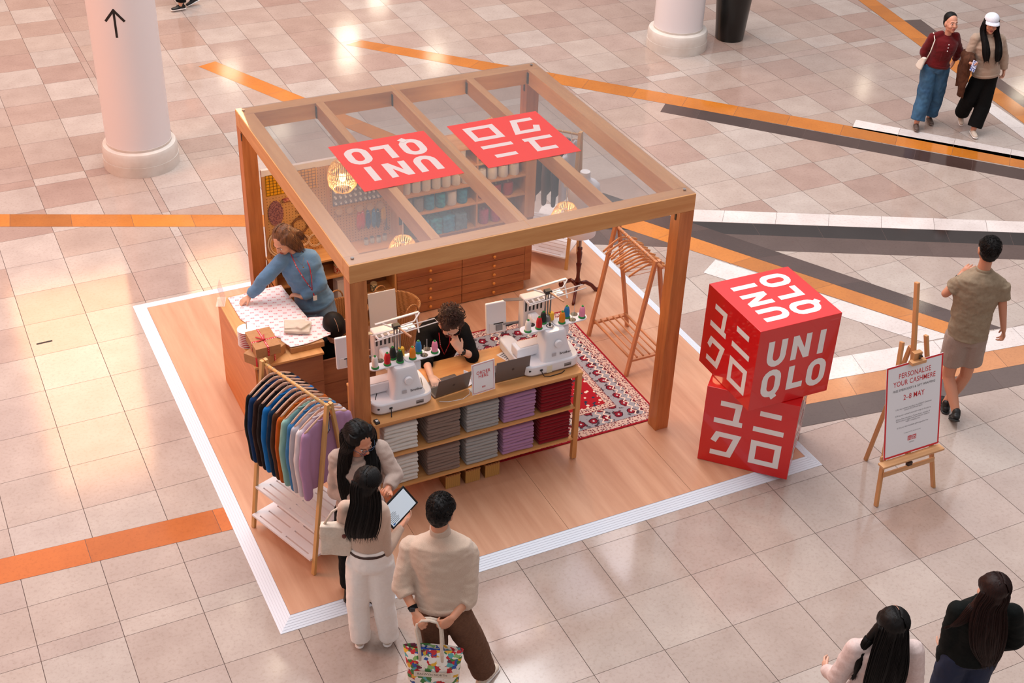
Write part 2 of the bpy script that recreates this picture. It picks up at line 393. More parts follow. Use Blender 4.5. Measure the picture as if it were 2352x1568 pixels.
# ================================================================ COLUMNS, PLANTER
white_paint = mat('white_paint', '#e9e4e6', 0.35, spec=0.4)
pale_stone = mat('pale_stone', '#ddd5cd', 0.3, kind='noise', col2='#cfc4ba', scale=4)
black_vinyl = mat('black_vinyl', '#15100f', 0.5)
def column(x, y, sh, label, arrow=False):
    t = thing('column', label, 'column', (x, y, 0))
    MB().lathe([(sh, 0.25), (sh, 6.0)], n=64).build('shaft', white_paint, t, auto=True)
    MB().lathe([(.452, 0), (.452, .13)], n=64).build('base_block', pale_stone, t, auto=True)
    MB().lathe([(.447, .131), (.447, .25), (.43, .285), (sh+.004, .30), (sh+.004, .33)], n=64).build('base_moulding', pale_stone, t, auto=True)
    if arrow:
        ang0 = math.atan2(-.891, -.454)+.075; mb = MB(); r = sh+.0015
        def S(u, z): a = ang0+u/r; return Vector((r*math.cos(a), r*math.sin(a), z))
        def strip(u0, z0, u1, z1, w):
            n = 8; d = Vector((u1-u0, z1-z0)).normalized(); p = Vector((-d.y, d.x))*w/2
            for i in range(n):
                a = Vector((u0, z0)).lerp(Vector((u1, z1)), i/n); b = Vector((u0, z0)).lerp(Vector((u1, z1)), (i+1)/n)
                mb.add([S(*(a-p)), S(*(b-p)), S(*(b+p)), S(*(a+p))], [(0, 1, 2, 3)])
        strip(0, 1.74, 0, 2.055, .026); strip(-.108, 1.925, .007, 2.068, .028); strip(.108, 1.925, -.007, 2.068, .028)
        mb.build('arrow_sign', black_vinyl, t)
    return t
column(.83, 8.17, .385, 'large round white column at left with a black upward arrow on it', True)
column(9.04, 9.05, .365, 'round white column at the top beside the black planter, no arrow')
o = MB().beam((-1.005, 4.628, .0016), (-.853, 4.632, .0016), .022, .0012).build('floor_slot', black_vinyl, None); tag(o, 'short black slot in the stone floor left of the platform', 'floor slot')
t = thing('planter', 'tall glossy black tapered planter beside the far column', 'planter', (9.98, 9.03, 0))
MB().lathe([(.205, 0), (.215, .02), (.30, 1.0), (.305, 1.05), (.27, 1.05), (.26, .98), (.02, .97)], n=48).build('pot', mat('gloss_black', '#060505', 0.28), t, auto=True)

# ================================================================ PLATFORM
deck_m = mat('deck_ply', '#d3a181', 0.40, kind='noise', col2='#bd8767', scale=1.25, stretch=(5.5, .45, 1), bump=.02)
trim_m = mat('white_trim', '#dfe3ec', 0.45)
groove_m = mat('trim_groove', '#dbd9e0', 0.6)
t = thing('display_platform', 'low square timber platform edged with white ramps under the whole stall', 'platform')
for i in range(4):
    for j in range(2):
        w = (4.88-.115)/4; h = (4.79-.115)/2
        MB().bx(.115+w*i+.0015, .115+w*(i+1)-.0015, .115+h*j+.0015, .115+h*(j+1)-.0015, 0.001, .05).build('deck_panel', deck_m, t)
def ramp(p, q, inn):
    """ribbed sloping edge from outer line p-q up to inner line"""
    mb = MB(); n = 6; P = [Vector((p[0], p[1], 0)), Vector((q[0], q[1], 0))]; I = [Vector((inn[0][0], inn[0][1], .05)), Vector((inn[1][0], inn[1][1], .05))]
    prof = []
    for k in range(n+1):
        s = k/n; prof.append((s, .004+.046*s))
        if k < n: prof.append(((k+.78)/n, .004+.046*(k+.78)/n)); prof.append(((k+.84)/n, .001+.046*(k+.80)/n)); prof.append(((k+.96)/n, .001+.046*(k+.92)/n))
    for k in range(len(prof)-1):
        a, b = prof[k], prof[k+1]
        mb.quad([P[0].lerp(I[0], a[0])*Vector((1)) if False else Vector((P[0].lerp(I[0], a[0]).x, P[0].lerp(I[0], a[0]).y, a[1])),
                 Vector((P[1].lerp(I[1], a[0]).x, P[1].lerp(I[1], a[0]).y, a[1])),
                 Vector((P[1].lerp(I[1], b[0]).x, P[1].lerp(I[1], b[0]).y, b[1])),
                 Vector((P[0].lerp(I[0], b[0]).x, P[0].lerp(I[0], b[0]).y, b[1]))], 1 if k % 4 == 2 else 0)
    mb.quad([P[0], P[1], P[1]+Vector((0, 0, .004)), P[0]+Vector((0, 0, .004))])
    return mb.build('edge_ramp', [trim_m, groove_m], t)
ramp((0, 0), (4.993, 0), ((.115, .115), (4.88, .115))); ramp((4.993, 0), (4.993, 4.95), ((4.88, .115), (4.88, 4.79)))
ramp((4.993, 4.95), (0, 4.95), ((4.88, 4.79), (.115, 4.79))); ramp((0, 4.95), (0, 0), ((.115, 4.79), (.115, .115)))

# ================================================================ PERGOLA
wood_post = woodmat('pergola_wood_post', '#cf8248', '#a8602f', 2)
wood_bx = woodmat('pergola_wood_x', '#dea56a', '#cc8d52', 0)
wood_by = woodmat('pergola_wood_y', '#dea56a', '#cc8d52', 1)
X0, X1, Y0, Y1, HT, BH, PW = .984, 3.968, .968, 3.922, 2.4435, .152, .135
pg = thing('pergola', 'open timber pergola with a clear roof sheet over the whole stall', 'pergola', (0, 0, 0))
steel = mat('steel', '#9a9695', 0.3, 0.9); bolt_m = mat('dark_bracket', '#3a2a22', 0.5, .4)
for x in (X0, X1-PW):
    for y in (Y0, Y1-PW):
        MB().bx(x, x+PW, y, y+PW, .05, HT-BH).build('post', wood_post, pg, bevel=.004)
MB().bx(X0, X1, Y0, Y0+PW, HT-BH, HT).build('beam', wood_bx, pg, bevel=.004)
MB().bx(X0, X1, Y1-PW, Y1, HT-BH, HT).build('beam', wood_bx, pg, bevel=.004)
MB().bx(X0, X0+PW, Y0+PW+.001, Y1-PW-.001, HT-BH, HT).build('beam', wood_by, pg, bevel=.004)
MB().bx(X1-PW, X1, Y0+PW+.001, Y1-PW-.001, HT-BH, HT).build('beam', wood_by, pg, bevel=.004)
for x in (1.73, 2.468, 3.222):
    MB().bx(x-.038, x+.038, Y0+PW+.001, Y1-PW-.001, HT-.145, HT).build('rafter', wood_by, pg, bevel=.003)
    MB().bx(x-.046, x-.038, Y1-PW-.03, Y1-PW-.001, HT-.14, HT-.03).build('bracket', bolt_m, pg)
MB().bx(X1-PW-.008, X1-PW, Y1-PW-.03, Y1-PW-.001, HT-.14, HT-.03).build('bracket', bolt_m, pg)
for x, y in ((X1-PW-.006, Y0+.05), (X0-.004, Y1-.16), (X0+PW, Y0+PW), (X1-PW-.006, Y1-.09)):
    MB().bx(x, x+.006, y, y+.02, HT-BH-.09, HT-BH-.02).build('bracket', bolt_m, pg)
for x, y in ((X0+.06, Y0+.09), (X1-.06, Y0+.09), (X0+.06, Y1-.06), (X1-.06, Y1-.06)):
    MB().cyl((x, y, HT+.0072), (x, y, HT+.013), .014).build('bolt', steel, pg)
# clear roof sheets
gm = bpy.data.materials.new('clear_acrylic'); gm.use_nodes = True; n_ = gm.node_tree.nodes; L_ = gm.node_tree.links; n_.clear()
_out = n_.new('ShaderNodeOutputMaterial'); _mx = n_.new('ShaderNodeMixShader'); _tr = n_.new('ShaderNodeBsdfTransparent'); _gl = n_.new('ShaderNodeBsdfGlossy'); _fr = n_.new('ShaderNodeNewGeometry')
_tr.inputs[0].default_value = (.97, .96, .96, 1); _gl.inputs['Roughness'].default_value = .02; 
_dt = n_.new('ShaderNodeVectorMath'); _dt.operation = 'DOT_PRODUCT'
L_.new(_fr.outputs['Incoming'], _dt.inputs[0]); L_.new(_fr.outputs['Normal'], _dt.inputs[1])
def _m(op, a, b):
    q = n_.new('ShaderNodeMath'); q.operation = op
    for i, v in enumerate((a, b)):
        if v is None: continue
        if isinstance(v, (int, float)): q.inputs[i].default_value = v
        else: L_.new(v, q.inputs[i])
    return q.outputs[0]
_c = _m('SUBTRACT', 1.0, _m('ABSOLUTE', _dt.outputs['Value'], None))
_ml = n_.new('ShaderNodeMath'); _ml.operation = 'MULTIPLY_ADD'; _ml.inputs[1].default_value = .85; _ml.inputs[2].default_value = .20
L_.new(_m('POWER', _c, 4.0), _ml.inputs[0])
L_.new(_ml.outputs[0], _mx.inputs[0]); L_.new(_tr.outputs[0], _mx.inputs[1]); L_.new(_gl.outputs[0], _mx.inputs[2]); L_.new(_mx.outputs[0], _out.inputs[0])
for x0_, x1_ in ((X0+.005, 2.4665), (2.4695, X1-.005)):
    MB().bx(x0_, x1_, Y0+.005, Y1-.005, HT+.003, HT+.007).build('roof_sheet', gm, pg)
# red logo squares lying on the roof sheet
def decal_mat(name, col, tr):
    m = bpy.data.materials.new(name); m.use_nodes = True; n = m.node_tree.nodes; L = m.node_tree.links; b = n['Principled BSDF']
    b.inputs['Base Color'].default_value = lin(col); b.inputs['Roughness'].default_value = .25; b.inputs['Coat Weight'].default_value = 1.0; b.inputs['Coat IOR'].default_value = 1.8
    t_ = n.new('ShaderNodeBsdfTranslucent'); t_.inputs[0].default_value = lin(tr); mx = n.new('ShaderNodeMixShader'); mx.inputs[0].default_value = .30
    L.new(b.outputs[0], mx.inputs[1]); L.new(t_.outputs[0], mx.inputs[2]); L.new(mx.outputs[0], n['Material Output'].inputs[0]); return m
dec_red = decal_mat('vinyl_red', '#de3c36', '#f06a3a'); dec_wht = decal_mat('vinyl_white', '#dcd2d0', '#f0e0c8')
for k, (cx, cy) in enumerate(((1.928, 2.437), (3.025, 2.442))):
    s = .437
    d = MB().bx(cx-s, cx+s, cy-s, cy+s, HT+.0075, HT+.0083).build('logo_panel', dec_red, pg)
    M = frame((cx+s, cy+s, HT+.0088), (-1, 0, 0), (0, -1, 0)) @ Matrix.Diagonal((2*s, 2*s, 1, 1))
    mb = MB(); (glyphs_latin if k == 0 else glyphs_kana)(mb, M); mb.build('lettering', dec_wht, d)

# ================================================================ RED CUBES
red_top = mat('cube_red', '#d8050a', 0.35, spec=.5, coat=.6); logo_w = mat('logo_white', '#f0edec', 0.5)
def cube(label, cx, cy, z0, s, rz, faces):
    t = thing('logo_cube', label, 'display cube', (cx, cy, z0), rz); h = s/2
    MB().bx(-h, h, -h, h, .002, s).build('body', red_top, t, bevel=.0025); e = .0012
    fr = {'top': frame((h, h, s+e), (-1, 0, 0), (0, -1, 0)), 'front': frame((-h, -h-e, 0), (1, 0, 0), (0, 0, 1)), 'right': frame((h+e, -h, 0), (0, 1, 0), (0, 0, 1)), 'left': frame((-h-e, h, 0), (0, -1, 0), (0, 0, 1)), 'back': frame((h, h+e, 0), (-1, 0, 0), (0, 0, 1)),
          'topr': frame((h, -h, s+e), (0, 1, 0), (-1, 0, 0))}
    for f, g in faces.items():
        mb = MB(); (glyphs_latin if g == 'L' else glyphs_kana)(mb, fr[f] @ Matrix.Diagonal((s, s, 1, 1))); mb.build('logo_'+f.replace('topr', 'top'), logo_w, t)
    return t
cube('lower red cube with white lettering under the turned upper cube', 4.535, .473, .05, .795, math.radians(-45.2), {'front': 'K', 'right': 'L', 'left': 'L', 'back': 'K'})
cube('upper red cube with white lettering stacked crookedly on the lower cube', 4.49, .415, .848, .79, math.radians(-1.6), {'front': 'L', 'left': 'K', 'right': 'K', 'back': 'L', 'topr': 'L'})
# ================================================================ BACK WALL UNIT
oakx = woodmat('oak_x', '#dda468', '#cb8d52', 0); oakz = woodmat('oak_z', '#d89c60', '#c6874c', 2)
oaky = woodmat('oak_y', '#dda468', '#cb8d52', 1)
walnut = woodmat('drawer_front', '#b27345', '#915432', 0)
dark_in = mat('cabinet_inside', '#6b4128', 0.7)
ZL = .93
# cabinet of drawers
t = thing('drawer_cabinet', 'brown wooden plan chest with rows of small drawers along the back', 'cabinet', (2.375, 3.62, .05))
MB().bx(0, 1.505, .012, .36, .11, ZL-.05-.022).build('body', woodmat('walnut_z', '#b27345', '#915432', 2), t, bevel=.002)
MB().bx(.0, 1.425, .02, .34, 0, .108).build('plinth', walnut, t)
MB().bx(-.005, 1.515, -.005, .37, ZL-.05-.021, ZL-.05).build('worktop', oakx, t, bevel=.003)
MB().bx(1.428, 1.505, 0, .011, .112, ZL-.05-.024).build('side_stile', walnut, t)
knob_m = mat('knob_oak', '#d98a3e', 0.35)
for c in range(2):
    for r in range(8):
        x0 = .006+c*.712; z0 = .012+r*.106
        if z0+.1 > ZL-.05-.02: continue
        d = MB().bx(x0, x0+.706, -.004, .0115, z0, z0+.101).build('drawer', walnut, t, bevel=.002)
        kx = .353+x0
        MB().lathe([(.008, 0), (.007, .008), (.016, .014), (.017, .022), (.010, .027)], Matrix.Translation((kx, -.004, z0+.052)) @ Matrix.Rotation(PI/2, 4, 'X'), 14).build('knob', knob_m, d, smooth=True)
# open shelf cabinet at left
t = thing('open_cabinet', 'low open oak shelf cabinet below the pegboard wall', 'cabinet', (0, 0, 0))
x0, x1 = 1.14, 2.37
MB().bx(x0, x1, 3.60, 3.84, .05, .085).build('bottom_panel', oakx, t)
MB().bx(x0, x1, 3.60, 3.84, .69, .712).build('shelf', oakx, t, bevel=.002)
MB().bx(x0, x1, 3.60, 3.84, .37, .39).build('shelf', oakx, t, bevel=.002)
MB().bx(x0, x0+.02, 3.60, 3.84, .086, ZL-.025).build('side_panel', oakz, t)
MB().bx(x1-.02, x1, 3.60, 3.84, .086, ZL-.025).build('side_panel', oakz, t)
MB().bx(1.86, 1.88, 3.61, 3.84, .713, ZL-.025).build('divider', oakz, t)
MB().bx(1.70, 1.72, 3.61, 3.84, .086, .369).build('divider', oakz, t)
MB().bx(x0, x1, 3.841, 3.85, .086, ZL-.025).build('back_panel', dark_in, t)
MB().bx(1.13, 2.372, 3.57, 3.85, ZL-.024, ZL).build('worktop', oakx, t, bevel=.003)
# pegboard
peg = bpy.data.materials.new('pegboard'); peg.use_nodes = True; n = peg.node_tree.nodes; L = peg.node_tree.links; b = n['Principled BSDF']
tc = n.new('ShaderNodeTexCoord'); mp = n.new('ShaderNodeMapping'); mp.inputs['Scale'].default_value = (34, 0, 34)
vo = n.new('ShaderNodeTexVoronoi'); vo.inputs['Randomness'].default_value = 0; vo.inputs['Scale'].default_value = 1
L.new(tc.outputs['Object'], mp.inputs[0]); L.new(mp.outputs[0], vo.inputs['Vector'])
r = n.new('ShaderNodeValToRGB'); r.color_ramp.interpolation = 'CONSTANT'; r.color_ramp.elements[0].color = lin('#5a2f14'); r.color_ramp.elements[1].color = lin('#d19a5c'); r.color_ramp.elements[1].position = .14
L.new(vo.outputs['Distance'], r.inputs[0]); L.new(r.outputs[0], b.inputs['Base Color']); b.inputs['Roughness'].default_value = .6
t = thing('pegboard_wall', 'tan perforated pegboard hung with hoops and threads behind the blue jumper', 'pegboard', (0, 0, 0))
PY = 3.80
MB().bx(1.17, 2.40, PY, PY+.012, ZL+.002, 1.80).build('board', peg, t)
MB().bx(1.14, 2.42, PY-.008, PY+.03, 1.80, 1.862).build('top_rail', mat('rail_white', '#efe0d6', .4), t, bevel=.002)
MB().bx(1.14, 1.169, PY-.006, PY+.02, ZL+.002, 1.799).build('side_rail', oakz, t)
MB().bx(1.755, 1.785, PY-.008, PY-.001, ZL+.16, 1.799).build('divider_rail', oakz, t)
# pegboard items
ylw = mat('yellow_mesh', '#f0a800', 0.5); 
def on_peg(name, label, cat, x, z, group=None): return thing(name, label, cat, (x, PY-.003, z), 0, group)
t = on_peg('embroidery_grid', 'yellow plastic grid sheet at the top left of the pegboard', 'craft grid', 1.42, 1.70)
mb = MB(); 
for i in range(15): mb.bx(-.245+.034*i, -.241+.034*i, -.009, -.005, -.105, .105)
for j in range(8): mb.bx(-.245, .238, -.009, -.005, -.105+.0295*j, -.101+.0295*j)
mb.build('mesh', mat('yellow_dark', '#8a5f08', .6), t); MB().bx(-.25, .25, -.0045, -.001, -.11, .11).build('sheet', ylw, t)
t = on_peg('embroidery_grid', 'small yellow plastic grid strip hanging under the larger sheet', 'craft grid', 1.60, 1.43)
MB().bx(-.03, .03, -.006, -.002, -.09, .09).build('sheet', ylw, t)
hoopm = mat('hoop_wood', '#e2bd93', 0.45); hoopd = mat('hoop_dark', '#7c4a22', 0.5); scr = mat('brass', '#b48a3c', .3, .9)
def hoop(label, x, z, r, m, w=.008, octo=False):
    t = on_peg('embroidery_hoop', label, 'embroidery hoop', x, z)
    n = 8 if octo else 40
    mb = MB(); mb.tube([(r*math.cos(2*PI*i/n+.39), -.014, r*math.sin(2*PI*i/n+.39)) for i in range(n)], w, 8, closed=True); mb.build('outer_ring', m, t, smooth=True)
    if not octo:
        mb = MB(); mb.tube([((r-2.4*w)*math.cos(2*PI*i/n), -.013, (r-2.4*w)*math.sin(2*PI*i/n)) for i in range(n)], w*.9, 8, closed=True); mb.build('inner_ring', m, t, smooth=True)
    MB().bx(-.010, .010, -.022, -.008, r+w*.5, r+.022).build('clamp', hoopd if octo else scr, t, bevel=.002)
hoop('largest pale wooden embroidery hoop behind the woman in blue', 1.30, 1.08, .150, hoopm)
hoop('dark octagonal wooden hoop above the round hoops', 1.475, 1.235, .080, hoopd, .010, True)
hoop('small pale round hoop directly under the dark octagonal hoop', 1.50, 1.065, .057, hoopm, .005)
hoop('small pale round hoop right of the other one, near the roof beam', 1.615, 1.045, .070, hoopm, .005)
beadr = mat('bead_red', '#a03a2c', .5, kind='voronoi', col2='#c98a60', scale=60)
t = on_peg('beaded_panel', 'oval purplish beaded mat hanging on the pegboard', 'bead mat', 1.25, 1.40)
MB().lathe([(.0001, 0), (.085, 0), (.085, .006), (.0001, .008)], Matrix.Rotation(PI/2, 4, 'X') @ Matrix.Diagonal((.85, 1.55, 1, 1)), 32).build('mat', mat('bead_purple', '#a46a60', .6, kind='voronoi', col2='#6b4048', scale=70), t)
t = on_peg('beaded_panel', 'curved reddish beaded collar right of the oval mat', 'bead mat', 1.40, 1.42)
MB().tube([(-.02+.11*math.sin(a), -.012, .09*math.cos(a)+.02) for a in np.linspace(-.5, 2.2, 12)], .022, 8).build('collar', beadr, t, smooth=True)
# spool racks
spm = mat('spool_white', '#e8e2e6', .4); rackm = mat('rack_grey', '#8f8590', .5)
for k, (cx, nx, zz) in enumerate(((1.98, 7, (1.40, 1.46, 1.52, 1.58, 1.64, 1.70)), (2.27, 5, (1.40, 1.46, 1.52)))):
    t = on_peg('thread_rack', 'left grey rack of white bobbins behind the round lamp' if k == 0 else 'right grey rack of white bobbins beside the round lamp', 'bobbin rack', cx, 0)
    MB().bx(-.17 if k == 0 else -.11, .17 if k == 0 else .10, -.012, -.002, 1.365, zz[-1]+.05).build('panel', rackm, t)
    for z in zz:
        for i in range(nx):
            x = -.15+.05*i if k == 0 else -.10+.045*i
            q = MB().cyl((x, -.045, z), (x, -.013, z), .011, n=10).build('bobbin', spm, t, smooth=False)
for i in range(5):
    o = MB().lathe([(.034, 0), (.034, .004), (.012, .005), (.012, .03), (.034, .031), (.034, .035), (.0001, .035)], Matrix.Rotation(PI/2, 4, 'X'), 20).build('ribbon_reel', mat('reel_tan', '#c9a079', .5), None, loc=(1.86+i*.105, PY-.004, 1.305-.004*i))
    tag(o, ['leftmost', 'second from left', 'middle', 'fourth', 'rightmost'][i]+' wooden reel in the row under the bobbin racks', 'reel', 'wooden reels on the pegboard')
skc = [('#e0553a', 2.06, 1.17, 'orange'), ('#d8483f', 2.10, 1.18, 'coral red'), ('#2c4f93', 2.155, 1.17, 'navy blue'), ('#2f78b8', 2.215, 1.17, 'mid blue'), ('#16466f', 2.255, 1.16, 'dark blue'), ('#e8b21c', 2.315, 1.20, 'yellow')]
for c, x, z, nm in skc:
    t = on_peg('thread_skein', nm+' skein of embroidery thread hanging on the pegboard', 'thread skein', x, z)
    m = mat('skein_'+nm.replace(' ', '_'), c, .7)
    mb = MB()
    for k in range(5):
        dx = (k-2)*.006; mb.tube([(dx*.3, -.015, .09), (dx*1.4, -.02-.004*(k % 2), .03), (dx*1.8, -.02, -.05), (dx*.8, -.016, -.10-.01*(k % 3))], .0055, 6)
    mb.build('strands', m, t, smooth=True); MB().cyl((0, -.022, .058), (0, -.014, .062), .010, n=10).build('band', mat('band_white', '#e8e4e0', .6), t)
t = on_peg('scissors', 'dark scissors hanging at the right of the yellow skein', 'scissors', 2.345, 1.06)
mb = MB(); 
for s_ in (-1, 1):
    mb.tube([(s_*.014+.012*math.cos(2*PI*i/12), -.01, -.05+.016*math.sin(2*PI*i/12)) for i in range(12)], .003, 6, closed=True)
mb.build('handles', bolt_m, t); MB().beam((-.008, -.01, -.035), (.004, -.01, .06), .004, .012, (0, 1, 0)).build('blade', steel, t); MB().beam((.008, -.013, -.035), (-.004, -.013, .06), .004, .012, (0, 1, 0)).build('blade', steel, t)
# jars on the ledge
glass = mat('jar_glass', '#dfe6e6', .08, spec=.6, alpha=.45)
for i in range(4):
    t = thing('glass_jar', 'clear glass jar number'.replace(' number', '')+[' at the left end', ', second from left', ', third from left', ' at the right end'][i]+' of the row on the pegboard ledge', 'jar', (2.10+.065*i, 3.70+.012*(i % 2), ZL+.001), 0, 'glass jars on the ledge')
    MB().lathe([(.02, 0), (.024, .005), (.024, .05), (.018, .058)], n=16).build('jar', glass, t, smooth=True); MB().cyl((0, 0, .058), (0, 0, .068), .019, n=16).build('lid', steel, t)
t = thing('fabric_cloth', 'dark plum folded cloth lying on the ledge under the beam', 'cloth', (1.83, 3.69, ZL+.001), .3)
blob(MB().ell((0, 0, .022), (.12, .07, .022)).ell((.05, .01, .04), (.06, .05, .02)), 'folds', cloth('plum', '#5c1f38', '#7a3350'), t, .007, 2, ndisp(.006, (40, 40, 40)))
# black framed sign with white emblem beside the bookcase
t = thing('framed_card', 'small black square card with a white disc by the middle pendant lamp', 'card', (2.45, 3.585, 1.20))
MB().bx(-.05, .05, -.003, .003, -.06, .06).build('card', mat('card_black', '#26262a', .5), t); MB().lathe([(.0001, 0), (.033, 0), (.033, .002), (.0001, .002)], Matrix.Translation((.01, -.0035, .01)) @ Matrix.Rotation(PI/2, 4, 'X'), 24).build('emblem', logo_w, t)

# ================================================================ BOOKCASE ABOVE DRAWERS
t = thing('bookcase', 'open oak shelving of yarn and fabric standing on the plan chest', 'shelving', (0, 0, 0))
bx0, bx1, by0, by1 = 2.40, 3.88, 3.60, 3.93
SH = [ZL+.001, 1.19, 1.40, 1.61, 1.80]
MB().bx(bx0, bx0+.055, by0, by1, SH[0], 1.82).build('side_panel', oakz, t, bevel=.002)
MB().bx(bx1-.115, bx1, by0, by1, SH[0], 1.82).build('side_panel', oakz, t, bevel=.002)
MB().bx(3.225, 3.245, by0+.004, by1-.01, SH[0], 1.80).build('divider', oakz, t)
MB().bx(bx0, bx1, by1+.001, by1+.012, SH[0], 1.82).build('back_panel', oakx, t)
for z in SH[1:]:
    MB().bx(bx0+.056, bx1-.116, by0, by1-.001, z, z+.02).build('shelf' if z < 1.75 else 'top_panel', oakx, t, bevel=.002)
def ordinal(i): return ['first', 'second', 'third', 'fourth', 'fifth', 'sixth', 'seventh', 'eighth', 'ninth', 'tenth', 'eleventh', 'twelfth', 'thirteenth'][i]
# yarn cones / rolls (each standing upright on a shelf)
def roll(x, z, r, h, m, label, group, y=3.70, name='yarn_cone', top=None):
    t = thing(name, label, 'yarn cone', (x, y, z+.0005), 0, group)
    MB().lathe([(r*.9, 0), (r, .012), (r, h-.015), (r*.88, h), (r*.3, h+.002), (.012, h-.004)], n=22).build('yarn', m, t, auto=True)
    MB().lathe([(.011, 0), (.011, h+.012), (.007, h+.012), (.007, h-.01)], n=12).build('core', mat('card_core', '#cbb391', .7), t)
ywm = cloth('yarn_white', '#ece9e8', '#d9d4d2', 120); ygm = cloth('yarn_grey', '#9a9494', '#7d7676', 120); yrm = cloth('yarn_red', '#b53c40', '#96282f', 120)
ybm = cloth('yarn_blue', '#3c9ac6', '#1f6fa0', 26); yt = cloth('yarn_teal', '#2aa5c0', '#145f8e', 26); ypk = cloth('yarn_pink', '#c24a78', '#9a2f5c', 60)
k = 0
for i in range(7):
    roll(2.51+.105*i, SH[2]+.02, .046, .125, ywm, 'white yarn cone, %s from the left on the long upper shelf' % ordinal(i), 'white yarn cones on the upper shelf', 3.675)
for i in range(6):
    roll(2.52+.115*i, SH[3]+.02, .050, .14, ywm, 'white yarn cone, %s from the left on the topmost long shelf' % ordinal(i), 'white yarn cones on the topmost shelf', 3.70)
for i in range(4):
    roll(3.30+.12*i, SH[3]+.02, .046, .13, ygm, 'grey yarn cone, %s from the left on the topmost right shelf' % ordinal(i), 'grey yarn cones', 3.69)
for i in range(4):
    roll(3.30+.12*i, SH[2]+.02, .049, .12, ywm, 'white yarn cone, %s from the left in the right bay' % ordinal(i), 'white yarn cones in the right bay', 3.66)
for i in range(3):
    roll(3.34+.13*i, SH[1]+.02, .054, .13, yrm, 'red yarn cone, %s from the left on the right shelf' % ordinal(i), 'red yarn cones', 3.67)
for i in range(3):
    roll(3.34+.13*i, SH[0]+.001, .052, .15, ypk, 'magenta yarn cone, %s from the left in the lowest right bay' % ordinal(i), 'magenta yarn cones', 3.67)
for i, m in enumerate((ygm, ygm, ybm, yt, ywm, ybm)):
    roll(2.52+.117*i, SH[1]+.02, .052, .15, m, ['grey', 'second grey', 'blue', 'turquoise', 'pale', 'right-hand blue'][i]+' yarn roll on the middle long shelf of the shelving', 'yarn rolls on the middle shelf', 3.675)
for i, m in enumerate((cloth('fab_brown', '#6d5a48', '#4f4034'), ybm, yt, ybm, cloth('fab_slate', '#6f8fa6', '#4b6c88'))):
    o = blob(MB().box((0, 0, .085), (.12, .20, .17)), 'fabric_stack', m, None, .012, 2, ndisp(.012, (26, 26, 60), i*3.))
    o.location = (2.53+.135*i, 3.70, SH[0]+.008); tag(o, ['brown', 'left blue', 'turquoise', 'right blue', 'slate'][i]+' folded fabric bundle on the lowest shelf above the drawers', 'fabric')

# ================================================================ LOOSE THINGS IN THE OPEN CABINET, BASKETS
wick = mat('wicker', '#c08a55', .7, kind='wave', col2='#a87443', scale=45, bump=.6, stretch=(.3, .3, 3))
wick_d = mat('wicker_dark', '#b07a44', .7, kind='wave', col2='#6e4526', scale=30, bump=.3, stretch=(3, 3, 1))
def sq_basket(label, x, y, z, w, d, h, rz=0, m=None, group=None):
    t = thing('wicker_basket', label, 'basket', (x, y, z), rz, group); m = m or wick; a, b = w/2, d/2
    mb = MB(); 
    mb.bx(-a, a, -b, -b+.008, 0, h); mb.bx(-a, a, b-.008, b, 0, h); mb.bx(-a, -a+.008, -b+.008, b-.008, 0, h); mb.bx(a-.008, a, -b+.008, b-.008, 0, h); mb.bx(-a+.008, a-.008, -b+.008, b-.008, .001, .009)
    mb.build('body', m, t); MB().bx(-a-.004, a+.004, -b-.004, -b+.008, h, h+.01).bx(-a-.004, a+.004, b-.008, b+.004, h, h+.01).bx(-a-.004, -a+.008, -b+.008, b-.008, h, h+.01).bx(a-.008, a+.004, -b+.008, b-.008, h, h+.01).build('rim', wick, t)
    return t
sq_basket('dark wicker basket in the low cabinet behind the woman in blue', 1.31, 3.71, .391, .30, .18, .17, 0, wick_d)
BXS = [(1.835, 'left'), (2.02, 'middle'), (2.205, 'right')]
for x, nm in BXS:
    sq_basket(nm+' small square wicker basket under the counter', x, 1.05, .0525, .135, .14, .125, 0, mat('wicker_gold', '#d9a75a', .7, kind='wave', col2='#8a5c28', scale=60, bump=.2, stretch=(1, 1, 4)), 'wicker baskets under the counter')
for i, (x, c) in enumerate(((1.78, '#c03a26'), (1.83, '#5a3a90'), (2.04, '#2c5a3a'), (2.16, '#3a4a40'))):
    t = thing('thread_jar', ['jar of red threads', 'jar of purple threads', 'jar of green trimmings', 'jar of dark buttons with a pale lid'][i]+' in the low oak cabinet', 'jar', (x, 3.66+.03*(i % 2), .713 if i < 2 else .391), 0)
    MB().lathe([(.03, 0), (.036, .01), (.036, .07), (.03, .08)], n=18).build('jar', mat('jar_'+str(i), c, .3, kind='voronoi', col2='#e0c8a0', scale=80), t, auto=True)
    MB().cyl((0, 0, .081), (0, 0, .092), .034, n=18).build('lid', mat('lid_tan', '#d9c08f', .5), t)
t = thing('storage_box', 'tall white box standing in the low cabinet beside the near post', 'box', (1.80, 3.68, .391), .15)
MB().bx(-.045, .045, -.05, .05, 0, .22).build('body', mat('box_white', '#ddd6d2', .6), t, bevel=.002); MB().bx(-.047, .047, -.052, .052, .221, .24).build('lid', mat('box_white', '#ddd6d2', .6), t, bevel=.002)
